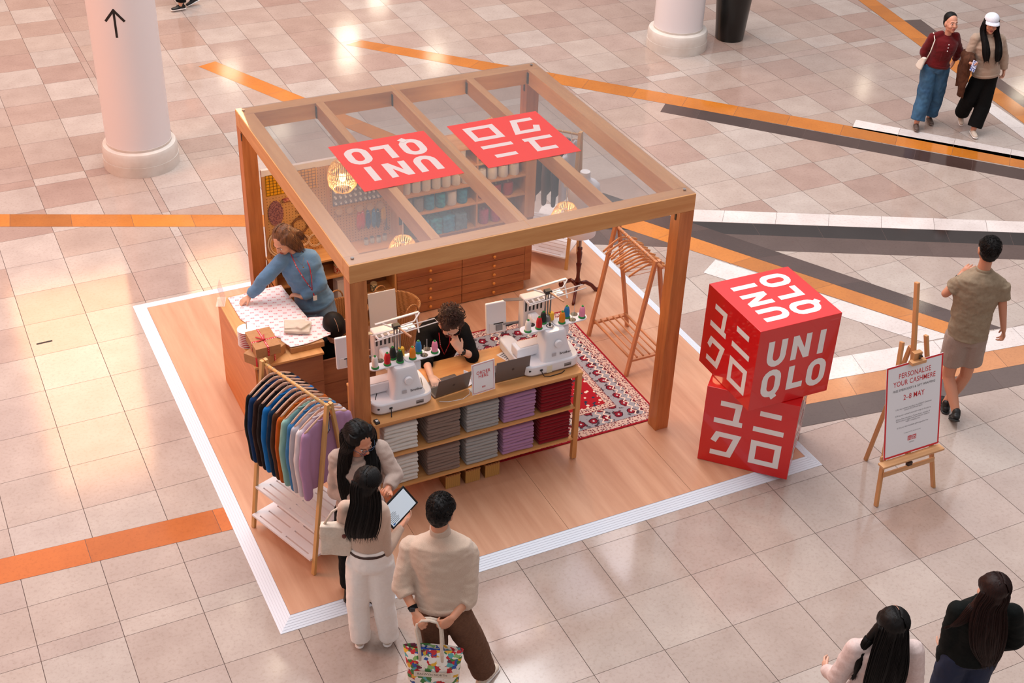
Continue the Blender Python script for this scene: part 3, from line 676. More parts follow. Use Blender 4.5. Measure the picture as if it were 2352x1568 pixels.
def round_basket(label, x, y, r, h, rz=0):
    t = thing('round_basket', label, 'basket', (x, y, .052), rz)
    MB().lathe([(r*.70, 0), (r*.86, h*.3), (r*.97, h*.7), (r, h), (r-.012, h), (r*.95-.012, h*.7), (r*.84-.012, h*.3), (r*.66, .012)], n=40).build('body', wick, t, auto=True)
    MB().tube([(r*math.cos(a), r*math.sin(a), h) for a in np.linspace(0, 2*PI, 40, endpoint=False)], .009, 8, closed=True).build('rim', wick, t, smooth=True)
    for s_ in (-1, 1):
        MB().tube([(.075*math.cos(a), s_*r, h+.01+.085*math.sin(a)) for a in np.linspace(0, PI, 12)], .008, 8).build('handle', wick, t, smooth=True)
    return t
round_basket('large round woven basket with loop handles behind the left machine', 2.20, 3.20, .235, .46, .35)
round_basket('round woven basket partly hidden behind the near left post', 1.72, 3.25, .20, .50, .2)
t = thing('white_board', 'plain white board propped in front of the round basket', 'board', (1.965, 2.90, .055), -.02)
MB().box((0, 0, .40), (.27, .012, .80), Matrix.Rotation(-.14, 3, 'X')).build('panel', mat('board_white', '#e6e3e2', .5), t, bevel=.002)

# ================================================================ RUG
rug = bpy.data.materials.new('rug'); rug.use_nodes = True; n = rug.node_tree.nodes; L = rug.node_tree.links; b = n['Principled BSDF']; b.inputs['Roughness'].default_value = .95; b.inputs['Specular IOR Level'].default_value = .1
tc = n.new('ShaderNodeTexCoord'); sp = n.new('ShaderNodeSeparateXYZ'); L.new(tc.outputs['Object'], sp.inputs[0])
def M_(op, a, b_=None, c_=None):
    q = n.new('ShaderNodeMath'); q.operation = op
    for i, v in enumerate((a, b_, c_)):
        if v is None: continue
        if isinstance(v, (int, float)): q.inputs[i].default_value = v
        else: L.new(v, q.inputs[i])
    return q.outputs[0]
RW, RD = 2.02, 1.96
ex = M_('SUBTRACT', RW/2, M_('ABSOLUTE', sp.outputs[0])); ey = M_('SUBTRACT', RD/2, M_('ABSOLUTE', sp.outputs[1])); ed = M_('MINIMUM', ex, ey)
def MIX(f, a, b_):
    q = n.new('ShaderNodeMix'); q.data_type = 'RGBA'
    for i, v in ((0, f), (6, a), (7, b_)):
        if isinstance(v, (int, float)): q.inputs[i].default_value = v
        elif isinstance(v, str): q.inputs[i].default_value = lin(v)
        else: L.new(v, q.inputs[i])
    return q.outputs[2]
def vor(scale, rand=0.0, feat='F1'):
    q = n.new('ShaderNodeTexVoronoi'); q.inputs['Scale'].default_value = scale; q.inputs['Randomness'].default_value = rand; q.feature = feat; L.new(tc.outputs['Object'], q.inputs['Vector']); return q
def noi(scale):
    q = n.new('ShaderNodeTexNoise'); q.inputs['Scale'].default_value = scale; q.inputs['Detail'].default_value = 2; L.new(tc.outputs['Object'], q.inputs[0]); return q.outputs[0]
fine = vor(34, .6).outputs['Distance']; mid = vor(7.6, 0).outputs['Distance']
ring = M_('MULTIPLY', M_('GREATER_THAN', mid, .26), M_('LESS_THAN', mid, .32)); core = M_('LESS_THAN', mid, .20); core2 = M_('LESS_THAN', mid, .10)
petal = M_('LESS_THAN', M_('ADD', mid, M_('MULTIPLY', noi(30), .45)), .56)
nz = noi(22)
grey = MIX(M_('GREATER_THAN', nz, .60), '#9c9aa0', '#4b4048'); grey = MIX(petal, grey, '#8a1f2c'); grey = MIX(ring, grey, '#352430'); grey = MIX(core, grey, '#8a2030'); grey = MIX(core2, grey, '#c9c6cc')
zig = M_('LESS_THAN', M_('ABSOLUTE', M_('SUBTRACT', M_('PINGPONG', sp.outputs[0], .17), M_('ADD', M_('PINGPONG', M_('MULTIPLY', sp.outputs[1], 1.0), .035), .12))), .008)
grey = MIX(zig, grey, '#e8cfc0')
cream = MIX(M_('LESS_THAN', fine, .30), '#d7b9aa', '#7c2430'); cream = MIX(M_('GREATER_THAN', noi(60), .58), cream, '#8d6f72')
red = MIX(M_('LESS_THAN', vor(16, 1).outputs['Distance'], .25), '#a5202a', '#e3d5c8'); red = MIX(M_('GREATER_THAN', noi(18), .62), red, '#2e3a4c')
col = MIX(M_('GREATER_THAN', ed, .02), '#9c1c28', cream)
col = MIX(M_('GREATER_THAN', ed, .105), col, '#6b2630'); col = MIX(M_('GREATER_THAN', ed, .11), col, grey)
col = MIX(M_('GREATER_THAN', ed, .31), col, '#6b2630'); col = MIX(M_('GREATER_THAN', ed, .315), col, cream)
col = MIX(M_('GREATER_THAN', ed, .385), col, red)
L.new(col, b.inputs['Base Color'])
t = MB().box((0, 0, .004), (RW, RD, .008)).build('rug', rug, None, loc=(2.99, 2.10, .0505)); tag(t, 'red and grey patterned oriental rug under the stools and counter', 'rug')

# ================================================================ PENDANT LAMPS
lampm = bpy.data.materials.new('rattan_shade'); lampm.use_nodes = True; n = lampm.node_tree.nodes; L = lampm.node_tree.links; b = n['Principled BSDF']
b.inputs['Base Color'].default_value = lin('#f0d8a8'); b.inputs['Roughness'].default_value = .7
tt = n.new('ShaderNodeBsdfTranslucent'); tt.inputs[0].default_value = lin('#ffe9b8'); mx = n.new('ShaderNodeMixShader'); mx.inputs[0].default_value = .5; L.new(b.outputs[0], mx.inputs[1]); L.new(tt.outputs[0], mx.inputs[2]); L.new(mx.outputs[0], n['Material Output'].inputs[0])
bulbm = mat('bulb_glow', '#ffe0a0', .3, emit=14)
cordm = mat('cord_white', '#efe6d8', .5)
def pendant(label, x, y, z, kind, grp='rattan pendant lamps'):
    t = thing('pendant_lamp', label, 'pendant lamp', (x, y, z), 0, grp)
    if kind == 'cone': prof = [(.075, .10), (.10, .06), (.122, 0), (.135, -.06), (.138, -.10)]
    else: prof = [(.05, .15), (.095, .12), (.125, .06), (.135, -.01), (.125, -.08), (.085, -.13)]
    mb = MB(); N = 44
    for k in range(N):
        a = 2*PI*k/N; mb.tube([(r*math.cos(a), r*math.sin(a), q) for r, q in prof], .0030, 4)
    for i_, (r, q) in enumerate(prof):
        if i_ in (0, len(prof)-1) or i_ == 2: mb.tube([(r*math.cos(a), r*math.sin(a), q) for a in np.linspace(0, 2*PI, 32, endpoint=False)], .0045, 5, closed=True)
    mb.build('shade', lampm, t)
    MB().cyl((0, 0, .06), (0, 0, HT-.146-z), .003, n=8).build('cord', cordm, t)
    MB().cyl((0, 0, HT-.175-z), (0, 0, HT-.146-z), .03, n=20).build('ceiling_rose', cordm, t)
    MB().cyl((0, 0, .03), (0, 0, .075), .018, n=14).build('socket', cordm, t)
    MB().ell((0, 0, -.01), (.032, .032, .042)).build('bulb', bulbm, t, smooth=True)
    d = bpy.data.lights.new('lamp_light', 'POINT'); d.energy = 15; d.color = (1.0, .66, .34); d.shadow_soft_size = .05
    o = link('lamp_light', d, t, (0, 0, -.07))
pendant('round rattan pendant lamp glowing near the bobbin racks', 1.73, 3.24, 1.96, 'globe')
pendant('cone-shaped rattan pendant lamp hanging above the left embroidery machine', 1.76, 1.86, 1.93, 'cone')
pendant('cone-shaped rattan pendant lamp hanging nearest the empty garment rack', 3.22, 1.78, 1.98, 'cone')
pendant('rattan pendant lamp glowing through the lettered roof panel at right', 3.22, 3.22, 2.12, 'globe')
# ================================================================ LONG SERVICE COUNTER
CF, CB, CL, CR, CT = .895, 1.53, 1.11, 2.99, .99
t = thing('service_counter', 'long oak counter with two open shelves of folded sweaters', 'counter', (0, 0, 0))
MB().bx(CL, CR, CF, CB, CT-.022, CT).build('worktop', oakx, t, bevel=.003)
for x in (CL+.004, CR-.049):
    for y in (CF+.008, CB-.055): MB().bx(x, x+.045, y, y+.045, .06, CT-.0225).build('leg', oakz, t, bevel=.002)
MB().bx(CL+.05, CR-.05, CF+.012, 1.42, .612, .630).build('shelf', oakx, t, bevel=.002)
MB().bx(CL+.05, CR-.05, CF+.012, 1.42, .272, .290).build('shelf', oakx, t, bevel=.002)
MB().bx(CL+.05, CR-.05, 1.425, 1.437, .20, CT-.024).build('back_panel', woodmat('counter_back', '#9c6236', '#84502c', 0), t)
MB().bx(CL+.05, CR-.05, CF+.02, CF+.035, CT-.05, CT-.0225).build('apron', oakx, t)
# folded sweaters: one meshed garment per colour and variation, then copies
sw_cols = [('white', '#e3e0da', '#cfcbc4'), ('brown', '#8f776b', '#7a655a'), ('grey', '#a9a6a3', '#918e8b'), ('lilac', '#b183a6', '#9c6e92'), ('dark red', '#8a0d1a', '#720815')]
def sweater_mesh(w, d, h, seed, m):
    """soft folded slab with rolled edges"""
    R = random.Random(seed); v = []; f = []
    a1, a2, ph = R.uniform(.002, .004), R.uniform(.0015, .003), R.uniform(0, 6)
    def axis(L_):
        k = 1-.55*h/(L_/2)/1.0; pos = [k*i/7 for i in range(8)]+[k+(1-k)*math.sin(PI/2*i/5) for i in range(1, 6)]; e = [1]*8+[math.cos(PI/2*i/5) for i in range(1, 6)]
        return [-p for p in pos[:0:-1]]+pos, e[:0:-1]+e
    us, eu = axis(w); ws, ew = axis(d); nx = len(us)-1; nd = len(ws)-1
    for side in (1, -1):
        for j in range(nd+1):
            for i in range(nx+1):
                u, w_ = us[i], ws[j]; e = eu[i]*ew[j]; x = u*w/2; y = w_*d/2; bulge = a1*math.sin(2.4*u+ph)+a2*noise.noise(Vector((x*11+seed*7, y*11, 0)))
                cr_ = 1-.03*abs(u)**8*abs(w_)**8
                v.append((x*cr_+.004*noise.noise(Vector((seed*3.3, y*9, 2)))*abs(u), y*cr_+.005*noise.noise(Vector((x*8, seed*5.1, 0))), h/2+side*h/2*e*.98+bulge-.004*abs(u)**3))
    N = (nx+1)*(nd+1)
    for s_ in (0, 1):
        for j in range(nd):
            for i in range(nx):
                q = [s_*N+j*(nx+1)+i, s_*N+j*(nx+1)+i+1, s_*N+(j+1)*(nx+1)+i+1, s_*N+(j+1)*(nx+1)+i]; f.append(tuple(q if s_ == 0 else q[::-1]))
    me = bpy.data.meshes.new('folded_sweater'); me.from_pydata(v, [], f)
    bm = bmesh.new(); bm.from_mesh(me); bmesh.ops.remove_doubles(bm, verts=bm.verts, dist=.0003); bmesh.ops.recalc_face_normals(bm, faces=bm.faces); bm.to_mesh(me); bm.free()
    me.polygons.foreach_set('use_smooth', [True]*len(me.polygons)); me.materials.append(m); return me
ORD = ['topmost', 'second', 'third', 'fourth', 'fifth', 'sixth', 'seventh', 'lowest']
XS = [1.355, 1.73, 2.08, 2.42, 2.765]
for ci, (nm, c1, c2) in enumerate(sw_cols):
    m = knit('knit_'+nm.replace(' ', '_'), c1, c2, 330, .15 if nm == 'dark red' else .3)
    n_it = 8 if nm in ('brown', 'lilac', 'grey', 'dark red') else 7; h = .265/n_it
    ms = [sweater_mesh(.300, .30, h*1.04, ci*5+k, m) for k in range(3)]
    for sh, (zb, sn) in enumerate(((.630, 'upper'), (.290, 'lower'))):
        for k in range(n_it):
            o = link('folded_sweater', ms[(k+sh) % 3], None, (XS[ci]+rnd.uniform(-.004, .004), CF+.03+.152+rnd.uniform(-.003, .004), zb+.005+h*k), (0, 0, rnd.uniform(-.015, .015)+(PI if k % 2 else 0)))
            pos = ORD[n_it-1-k] if (k > 0) else 'lowest'
            tag(o, '%s folded sweater, %s in the %s-shelf %s stack' % (nm, pos, sn, nm), 'sweater', '%s sweaters on the %s shelf' % (nm, sn))

# ================================================================ EMBROIDERY MACHINES
mw = mat('machine_white', '#e9e9ee', 0.28, spec=.5); mg = mat('machine_grey', '#8a8789', 0.35, .5); mdk = mat('machine_dark', '#1c1a1c', .4); mfr = mat('frame_white', '#e4dedb', .35)
label_m = mat('label_grey', '#b9b6bb', .5); paper_y = mat('paper_yellow', '#f2bf3a', .6); tag_m = mat('tag_cream', '#e8e0c6', .6)
def machine(x, y, z, label, side):
    t = thing('embroidery_machine', label, 'embroidery machine', (x, y, z), 0, 'embroidery machines on the counter')
    def rr(poly, r=.05, n=5):
        out = []
        for i in range(len(poly)):
            p = Vector(poly[i]); a = (Vector(poly[i-1])-p); b = (Vector(poly[(i+1) % len(poly)])-p); q = min(r, a.length/2, b.length/2); a = p+a.normalized()*q; b = p+b.normalized()*q
            for k in range(n+1):
                s = k/n; out.append(tuple(a*(1-s)**2+p*2*s*(1-s)+b*s*s))
        return out
    base = rr([(-.25, 0), (.25, 0), (.275, .20), (.26, .40), (.13, .40), (.12, .23), (-.12, .23), (-.15, .53), (-.27, .53), (-.275, .16)], .085)
    MB().prism(base, .012, .105).build('base', mw, t, bevel=.012, auto=True)
    MB().prism([(px*.96, py*.96+.01) for px, py in base], .003, .0115).build('base_skirt', mg, t)
    for fx, fy in ((-.2, .05), (.2, .05), (-.2, .45)): MB().cyl((fx, fy, -.001), (fx, fy, .003), .014, n=12).build('foot', mdk, t)
    # column
    M = Matrix(((1, 0, 0, 0), (0, 0, -1, 0), (0, 1, 0, 0), (0, 0, 0, 1)))
    secs = [((.055, .13, .09), .155, .115), ((.052, .13, .14), .135, .105), ((.045, .13, .22), .115, .095), ((.042, .14, .30), .100, .095), ((.040, .15, .355), .095, .10), ((.040, .15, .372), .085, .09)]
    mb = MB(); vs = []
    for c, rx, ry in secs:
        for k in range(32):
            a = 2*PI*k/32; sx = abs(math.cos(a))**.32*(1 if math.cos(a) >= 0 else -1); sy = abs(math.sin(a))**.32*(1 if math.sin(a) >= 0 else -1)
            vs.append((c[0]+rx*sx, c[1]+ry*sy, c[2]))
    fs = [(i*32+j, i*32+(j+1) % 32, (i+1)*32+(j+1) % 32, (i+1)*32+j) for i in range(len(secs)-1) for j in range(32)]+[tuple(range(31, -1, -1)), tuple(range(160, 192))]
    mb.add(vs, fs).build('column', mw, t, auto=True)
    MB().box((.165, .20, .30), (.075, .13, .085)).build('thread_guide_box', mw, t, bevel=.012)
    MB().lathe([(.0001, 0), (.036, 0), (.036, .012), (.030, .020), (.0001, .022)][::-1], Matrix.Translation((.048, .036, .262)) @ Matrix.Rotation(PI/2, 4, 'X'), 28).build('hand_wheel', mw, t, auto=True)
    MB().bx(-.055, .03, .25, .42, .235, .36).build('arm', mw, t, bevel=.015)
    h = MB().bx(-.09, .12, .42, .52, .17, .50).build('needle_head', mat('machine_warm', '#e6dcd8', .35), t, bevel=.012)
    for k in range(6): MB().cyl((-.06+.03*k, .50, .09), (-.06+.03*k, .50, .169), .004, n=8).build('needle_bar', steel, h)
    for k in range(5): MB().bx(-.075+.036*k, -.06+.036*k, .416, .4195, .38, .48).build('tension_slot', mdk, h)
    MB().bx(-.27, .0, .15, .275, .115, .205).build('embroidery_carriage', mw, t, bevel=.012)
    MB().bx(-.235, -.03, .165, .26, .2055, .210).build('carriage_plate', mat('machine_warm', '#e6dcd8', .35), t)
    MB().lathe([(.0001, 0), (.045, 0), (.045, .006), (.0001, .006)], Matrix.Translation((-.05, .31, .125)) @ Matrix.Diagonal((1, .7, 1, 1)), 24).build('bobbin_cover', paper_y if side else mdk, t)
    MB().beam((-.215, .09, .1055), (-.13, .24, .1065), .006, .002).build('slot', mdk, t); MB().beam((.20, .10, .1055), (.235, .23, .1065), .006, .002).build('slot', mdk, t)
    # back details
    F = frame((0, -.002, 0), (1, 0, 0), (0, 0, 1))
    F2 = frame((.115, .0215, .165), (1, .0, 0), (0, .10, 1))
    text('brand_text', 'brother', .030, F2, mdk, t, bold=.0006, sx=1.1)
    MB().bx(-.008, .028, .0205, .0235, .152, .182).build('emblem_plate', label_m, t)
    MB().bx(.10, .165, -.0015, .0035, .036, .070).build('rating_label', mat('label_silver', '#8f8a8c', .4), t)
    MB().bx(.102, .163, -.0022, -.0016, .045, .052).build('label_print', mdk, t)
    if side: MB().bx(-.065, -.015, -.0015, .0035, .014, .082).build('paper_tag', tag_m, t)
    MB().bx(-.225, -.205, -.001+.008, .012+.01, .058, .072).build('usb_port', mdk, t)
    MB().bx(-.13, -.105, -.006, .004, .052, .066).build('power_socket', mdk, t)
    MB().tube([(-.118, -.008, .058), (-.115, -.018, .035), (-.10, -.028, .01), (-.05, -.04, .004), (.06, -.035, .004), (.10, -.012, .004)] if side else [(-.118, -.008, .058), (-.12, -.02, .03), (-.125, -.03, .008), (-.13, -.045, .006)], .004, 8).build('power_cord', mdk, t, smooth=True)
    # thread tray
    def plate(x0, x1, yc0, yc1, r=.048, z0=.372, z1=.384):
        pts = []
        for k in range(13): a = PI/2+PI*k/12; pts.append((x0+r+r*math.cos(a), yc0+r*1.2*math.sin(a)))
        for k in range(13): a = -PI/2+PI*k/12; pts.append((x1-r+r*math.cos(a), yc1+r*1.2*math.sin(a)))
        MB().prism(pts, z0, z1).build('thread_tray', mw, t, bevel=.003)
    plate(-.245, .055, .160, .165); plate(.065, .375, .165, .170)
    pinm = mat('pin_white', '#efe9e6', .4); green = mat('cone_green', '#1c8a3c', .45)
    def pos(px, py): return (x+px, y+py, z+.3845)
    def pad(px, py, m=mdk): MB().cyl((px, py, .3842), (px, py, .3856), .031, n=24).build('pad', m, t)
    sp = [(-.19, .135, '#e9e6e4', 'white'), (-.085, .140, '#c8141e', 'red'), (-.016, .200, '#14201c', 'black'), (.13, .140, '#e0861a', 'orange'), (.205, .200, '#1f78b4', 'blue'), (.325, .150, '#ee8fae', 'pink')]
    if not side: sp.append((.020, .135, '#10301f', 'dark green'))
    for px, py, c, nm in sp:
        pad(px, py)
        q = thing('thread_cone', '%s thread cone with green foot on the %s machine' % (nm, 'right' if side else 'left'), 'thread cone', (x+px, y+py, z+.3858), 0, 'thread cones on the machines')
        MB().lathe([(.030, 0), (.031, .004), (.027, .012), (.024, .014)], n=24).build('foot', green, q, auto=True)
        MB().lathe([(.0255, .0145), (.0255, .06), (.019, .095), (.013, .103), (.010, .104)], n=24).build('thread', mat('thread_'+nm.replace(' ', '_'), c, .55, kind='wave', col2=c, scale=60, bump=.15), q, auto=True)
        MB().lathe([(.0105, .1045), (.0105, .112), (.006, .112), (.005, .105)], n=16).build('tip', green, q, auto=True)
    for px, py in ((-.12, .21), (.232, .145), (.285, .215)): 
        pad(px, py); MB().cyl((px, py, .3858), (px, py, .48), .0022, n=6).build('spool_pin', pinm, t)
    if side:
        pad(.015, .135); MB().cyl((.015, .135, .3857), (.015, .135, .3863), .023, n=24).build('pad_disc', pinm, t); MB().cyl((.015, .135, .387), (.015, .135, .42), .010, n=12).build('spool_holder', mdk, t)
    MB().bx(.045, .085, .20, .235, .385, .455).build('paper_note', paper_y, t)
    # telescopic mast and antenna frames
    for dx in (-.012, .012, .036): MB().cyl((.02+dx, .22, .372), (.02+dx, .22, .66), .007, n=10).build('mast_tube', steel, t)
    MB().lathe([(.03, .385), (.033, .40), (.026, .43), (.012, .44)], Matrix.Translation((.032, .22, 0)), 20).build('mast_collar', mg, t, auto=True)
    MB().bx(-.005, .055, .195, .245, .655, .685).build('mast_head', mdk, t, bevel=.004)
    MB().beam((-.105, .345, .64), (.285, .385, .64), .022, .010).build('antenna_bar', mfr, t, bevel=.002)
    MB().beam((.02, .24, .672), (.085, .05, .655), .012, .012).build('antenna_stem', mat('antenna_tan', '#c99a78', .4), t)
    mb = MB(); mb.tube([(-.175, .235, .62), (.355, .225, .655), (.36, .17, .655), (-.18, .15, .62)], .0045, 6, closed=True); mb.build('antenna_ring', mfr, t)
    mb = MB(); mb.tube([(-.05, .35, .635), (.03, .27, .62), (.21, .30, .62), (.285, .37, .64)], .007, 6); mb.build('antenna_brace', mfr, t)
    MB().beam((.255, .37, .632), (.235, .26, .53), .012, .008).build('antenna_brace', mfr, t)
    MB().beam((-.10, .33, .52), (.235, .36, .535), .07, .022, (0, 0, 1)).build('thread_guide_plate', mw, t, bevel=.004)
    for k in range(6):
        MB().box((-.075+.052*k, .330+.0045*k, .534+.0025*k), (.030, .045, .004)).build('guide_slot', mg, t)
    MB().beam((-.28, .42, .545), (-.10, .44, .50), .006, .04, (0, 1, 0)).build('guide_bar', steel, t)
    # screen
    s_ = MB().box((0, 0, 0), (.185, .03, .285)).build('screen', mw, t, bevel=.008, loc=(-.275, .57, .285), rot=(-.12, 0, -.05))
    MB().bx(-.07, .082, -.020, -.0152, -.125, -.045).build('screen_mount', mfr, s_, bevel=.003); MB().bx(-.01, .05, -.030, -.0205, -.12, -.06).build('mount_hinge', mg, s_, bevel=.004)
    MB().bx(-.03, .06, -.0215, -.0205, -.058, -.048).build('screen_label', mdk, s_)
    MB().tube([(-.235, .555, .20), (-.17, .54, .19), (-.12, .52, .215), (-.06, .50, .22)], .008, 8).build('screen_arm', mdk, t, smooth=True)
    MB().beam((-.22, .545, .215), (-.08, .50, .235), .012, .016).build('screen_bracket', mg, t)
    return t
machine(1.41, .99, CT+.0015, 'white embroidery machine at the left end of the counter by the near post', False)
machine(2.75, .985, CT+.0015, 'white embroidery machine at the right end of the counter above the dark red sweaters', True)

# ================================================================ THINGS ON THE COUNTER
alu = mat('laptop_grey', '#6f6664', .38, .35); keys = mat('laptop_keys', '#221f20', .5); scrn = mat('laptop_screen', '#c9d2dc', .3, emit=.5)
def laptop(label, x, y, rz, lid):
    t = thing('laptop', label, 'laptop', (x, y, CT+.001), rz)
    MB().bx(-.155, .155, 0, .215, .001, .013).build('keyboard_base', alu, t, bevel=.004)
    MB().bx(-.14, .14, .02, .12, .0132, .0142).build('keys', keys, t)
    L_ = MB().box((0, -.003, .108), (.31, .006, .212)).build('lid', alu, t, bevel=.003, loc=(0, -.003, .010), rot=(lid, 0, 0))
    MB().bx(-.145, .145, .0003, .0012, .012, .205).build('display', scrn, L_)
    F = frame((0, -.0068, .108), (1, 0, 0), (0, 0, 1))
    mb = MB(); mb.add([F @ Vector((q*math.cos(a), 1.05*q*math.sin(a), 0)) for a, q in [(2*PI*k/20, .0125*(1-.08*abs(math.sin(PI*k/20*1)))) for k in range(20)]], [tuple(range(20))])
    mb.add([F @ Vector(p) for p in ((.001, .014, 0), (.006, .022, 0), (.003, .014, 0))], [(0, 1, 2)])
    mb.build('emblem', mat('emblem_dark', '#3a3536', .3), L_); return t
laptop('open grey laptop left of the order sign, used by the seated man', 1.845, 1.055, .11, .30)
laptop('open grey laptop right of the order sign, beside the right machine', 2.385, 1.04, -.01, .12)
red_ink = mat('sign_red', '#c8202a', .5); board_w = mat('sign_board', '#ecebef', .35); ink = mat('ink_dark', '#39363a', .6); fine_ink = mat('ink_grey', '#77747a', .6)
def logo_pair(parent, M, s):
    for k in range(2):
        MM = M @ Matrix.Translation((k*s*1.18-s*1.09, 0, 0)) @ Matrix.Diagonal((s, s, 1, 1))
        o = MB(); o.quad([MM @ Vector(p) for p in ((0, 0, 0), (1, 0, 0), (1, 1, 0), (0, 1, 0))]); p = o.build('logo', red_ink, parent)
        mb = MB(); (glyphs_kana if k == 0 else glyphs_latin)(mb, MM @ Matrix.Translation((0, 0, .0004))); mb.build('logo_letters', board_w, p)
def outline(mb, M, w, h, t_):
    for x0, x1, y0, y1 in ((0, w, 0, t_), (0, w, h-t_, h), (0, t_, t_, h-t_), (w-t_, w, t_, h-t_)): mb.quad([M @ Vector(p) for p in ((x0, y0, 0), (x1, y0, 0), (x1, y1, 0), (x0, y1, 0))])
t = thing('order_sign', 'white ORDER HERE sign with red border standing on the counter', 'sign', (2.094, .975, CT+.001), .08)
SW, SHt = .213, .285
p = MB().box((0, 0, SHt/2+.004), (SW, .005, SHt), Matrix.Rotation(-.10, 3, 'X')).build('board', board_w, t)
MB().bx(-.09, .09, .0, .09, 0, .003).build('acrylic_foot', glass, t)
ca, sa = math.cos(.10), math.sin(.10)
M = frame((-SW/2, -.0033+.0142*1-.0142, .0045), (1, 0, 0), (0, sa, ca)); M = M @ Matrix.Translation((0, 0, .0142+.0004)); 
mb = MB(); outline(mb, M @ Matrix.Translation((.010, .010, 0)), SW-.02, SHt-.02, .003); mb.build('border', red_ink, p)
text('lettering', 'ORDER\nHERE', .043, M @ Matrix.Translation((SW/2, .175, 0)), red_ink, p, bold=.0005, wordsp=.82, sx=.86, space=1.1); logo_pair(p, M @ Matrix.Translation((SW/2, .048, 0)), .014)
o = blob(MB().box((0, 0, .006), (.10, .15, .008), Matrix.Rotation(.3, 3, 'Z')).box((.02, .0, .05), (.005, .09, .09), Matrix.Rotation(.5, 3, 'Z')), 'crumpled_paper', mat('paper_white', '#e9e8ee', .6), None, .006, 1, ndisp(.004, (30, 30, 30)))
o.location = (2.02, 1.16, CT+.003); tag(o, 'loose white sheets between the left laptop and the order sign', 'paper')
o = MB().tube([(1.71, .985, CT+.004), (1.78, .955, CT+.003), (1.90, .945, CT+.003), (1.98, .985, CT+.003), (2.01, 1.05, CT+.003)], .0028, 8).build('charging_cable', pinm if False else mat('pin_white', '#efe9e6', .4), None, smooth=True); tag(o, 'thin white charging cable curling in front of the left laptop', 'cable')
t = thing('photo_card', 'small printed card lying on the counter left of the right machine', 'card', (2.485, 1.365, CT+.001), .35)
MB().bx(-.048, .048, -.062, .062, 0, .002).build('card', mat('card_white', '#ded6d6', .5), t)
for k in range(4): MB().bx(-.036, .030-.01*(k % 2), -.045+.024*k, -.033+.024*k, .0021, .0026).build('print', fine_ink, t)
t = thing('key_fob', 'small black gadget at the front left corner of the counter', 'gadget', (1.148, .93, CT+.001), .1)
MB().bx(-.018, .018, -.028, .028, 0, .016).build('case', mdk, t, bevel=.003); MB().bx(-.008, .012, -.010, .012, .0162, .0168).build('label', logo_w, t)

# ================================================================ WRAPPING COUNTER (left)
orange_ply = woodmat('orange_ply', '#de8a4a', '#c8702f', 1); desk_front = woodmat('desk_front', '#a46f50', '#875640', 0)
WT = .95
t = thing('wrapping_counter', 'oak topped wrapping counter at the left of the stall', 'counter', (0, 0, 0))
MB().bx(.498, 1.108, 2.078, 3.262, WT-.022, WT).build('worktop', oaky, t, bevel=.003)
MB().bx(.503, .521, 2.09, 3.255, .052, WT-.023).build('side_panel', orange_ply, t)
MB().bx(.522, 1.098, 2.09, 2.108, .052, WT-.023).build('front_panel', desk_front, t)
for z in (.35, .65): MB().bx(.522, 1.098, 2.0885, 2.09, z, z+.004).build('panel_joint', dark_in, t)
MB().bx(1.08, 1.098, 2.109, 3.25, .052, .30).build('inner_panel', desk_front, t)
t = thing('low_screen', 'low dark timber panel between the wrapping counter and the near post', 'panel', (0, 0, 0))
MB().bx(1.115, 1.60, 2.16, 2.18, .052, .80).build('panel', desk_front, t, bevel=.002)
for z in (.30, .55): MB().bx(1.115, 1.60, 2.1585, 2.16, z, z+.004).build('panel_joint', dark_in, t)

pap = bpy.data.materials.new('wrapping_print'); pap.use_nodes = True; n = pap.node_tree.nodes; L = pap.node_tree.links; b = n['Principled BSDF']; b.inputs['Roughness'].default_value = .45
tc = n.new('ShaderNodeTexCoord'); mp = n.new('ShaderNodeMapping'); mp.inputs['Rotation'].default_value = (0, 0, .25); L.new(tc.outputs['Object'], mp.inputs[0])
sp_ = n.new('ShaderNodeSeparateXYZ'); L.new(mp.outputs[0], sp_.inputs[0])
def Mq(op, a, b_=None):
    q = n.new('ShaderNodeMath'); q.operation = op
    for i, v in enumerate((a, b_)):
        if v is None: continue
        if isinstance(v, (int, float)): q.inputs[i].default_value = v
        else: L.new(v, q.inputs[i])
    return q.outputs[0]
PX, PYY = .082, .046
row = Mq('FLOOR', Mq('DIVIDE', sp_.outputs[1], PYY)); fy = Mq('FRACT', Mq('DIVIDE', sp_.outputs[1], PYY)); fx = Mq('FRACT', Mq('ADD', Mq('DIVIDE', sp_.outputs[0], PX), Mq('MULTIPLY', row, .5)))
inx = Mq('MULTIPLY', Mq('GREATER_THAN', fx, .08), Mq('LESS_THAN', fx, .50)); gap = Mq('GREATER_THAN', Mq('ABSOLUTE', Mq('SUBTRACT', fx, .29)), .015); iny = Mq('MULTIPLY', Mq('GREATER_THAN', fy, .25), Mq('LESS_THAN', fy, .65))
nz_ = n.new('ShaderNodeTexNoise'); nz_.inputs['Scale'].default_value = 320; L.new(tc.outputs['Object'], nz_.inputs[0]); let = Mq('GREATER_THAN', nz_.outputs[0], .47)
mask = Mq('MULTIPLY', Mq('MULTIPLY', inx, gap), Mq('MULTIPLY', iny, let))
mixn = n.new('ShaderNodeMix'); mixn.data_type = 'RGBA'; mixn.inputs[6].default_value = lin('#f0e9ee'); mixn.inputs[7].default_value = lin('#d86a72'); L.new(mask, mixn.inputs[0]); L.new(mixn.outputs[2], b.inputs['Base Color'])
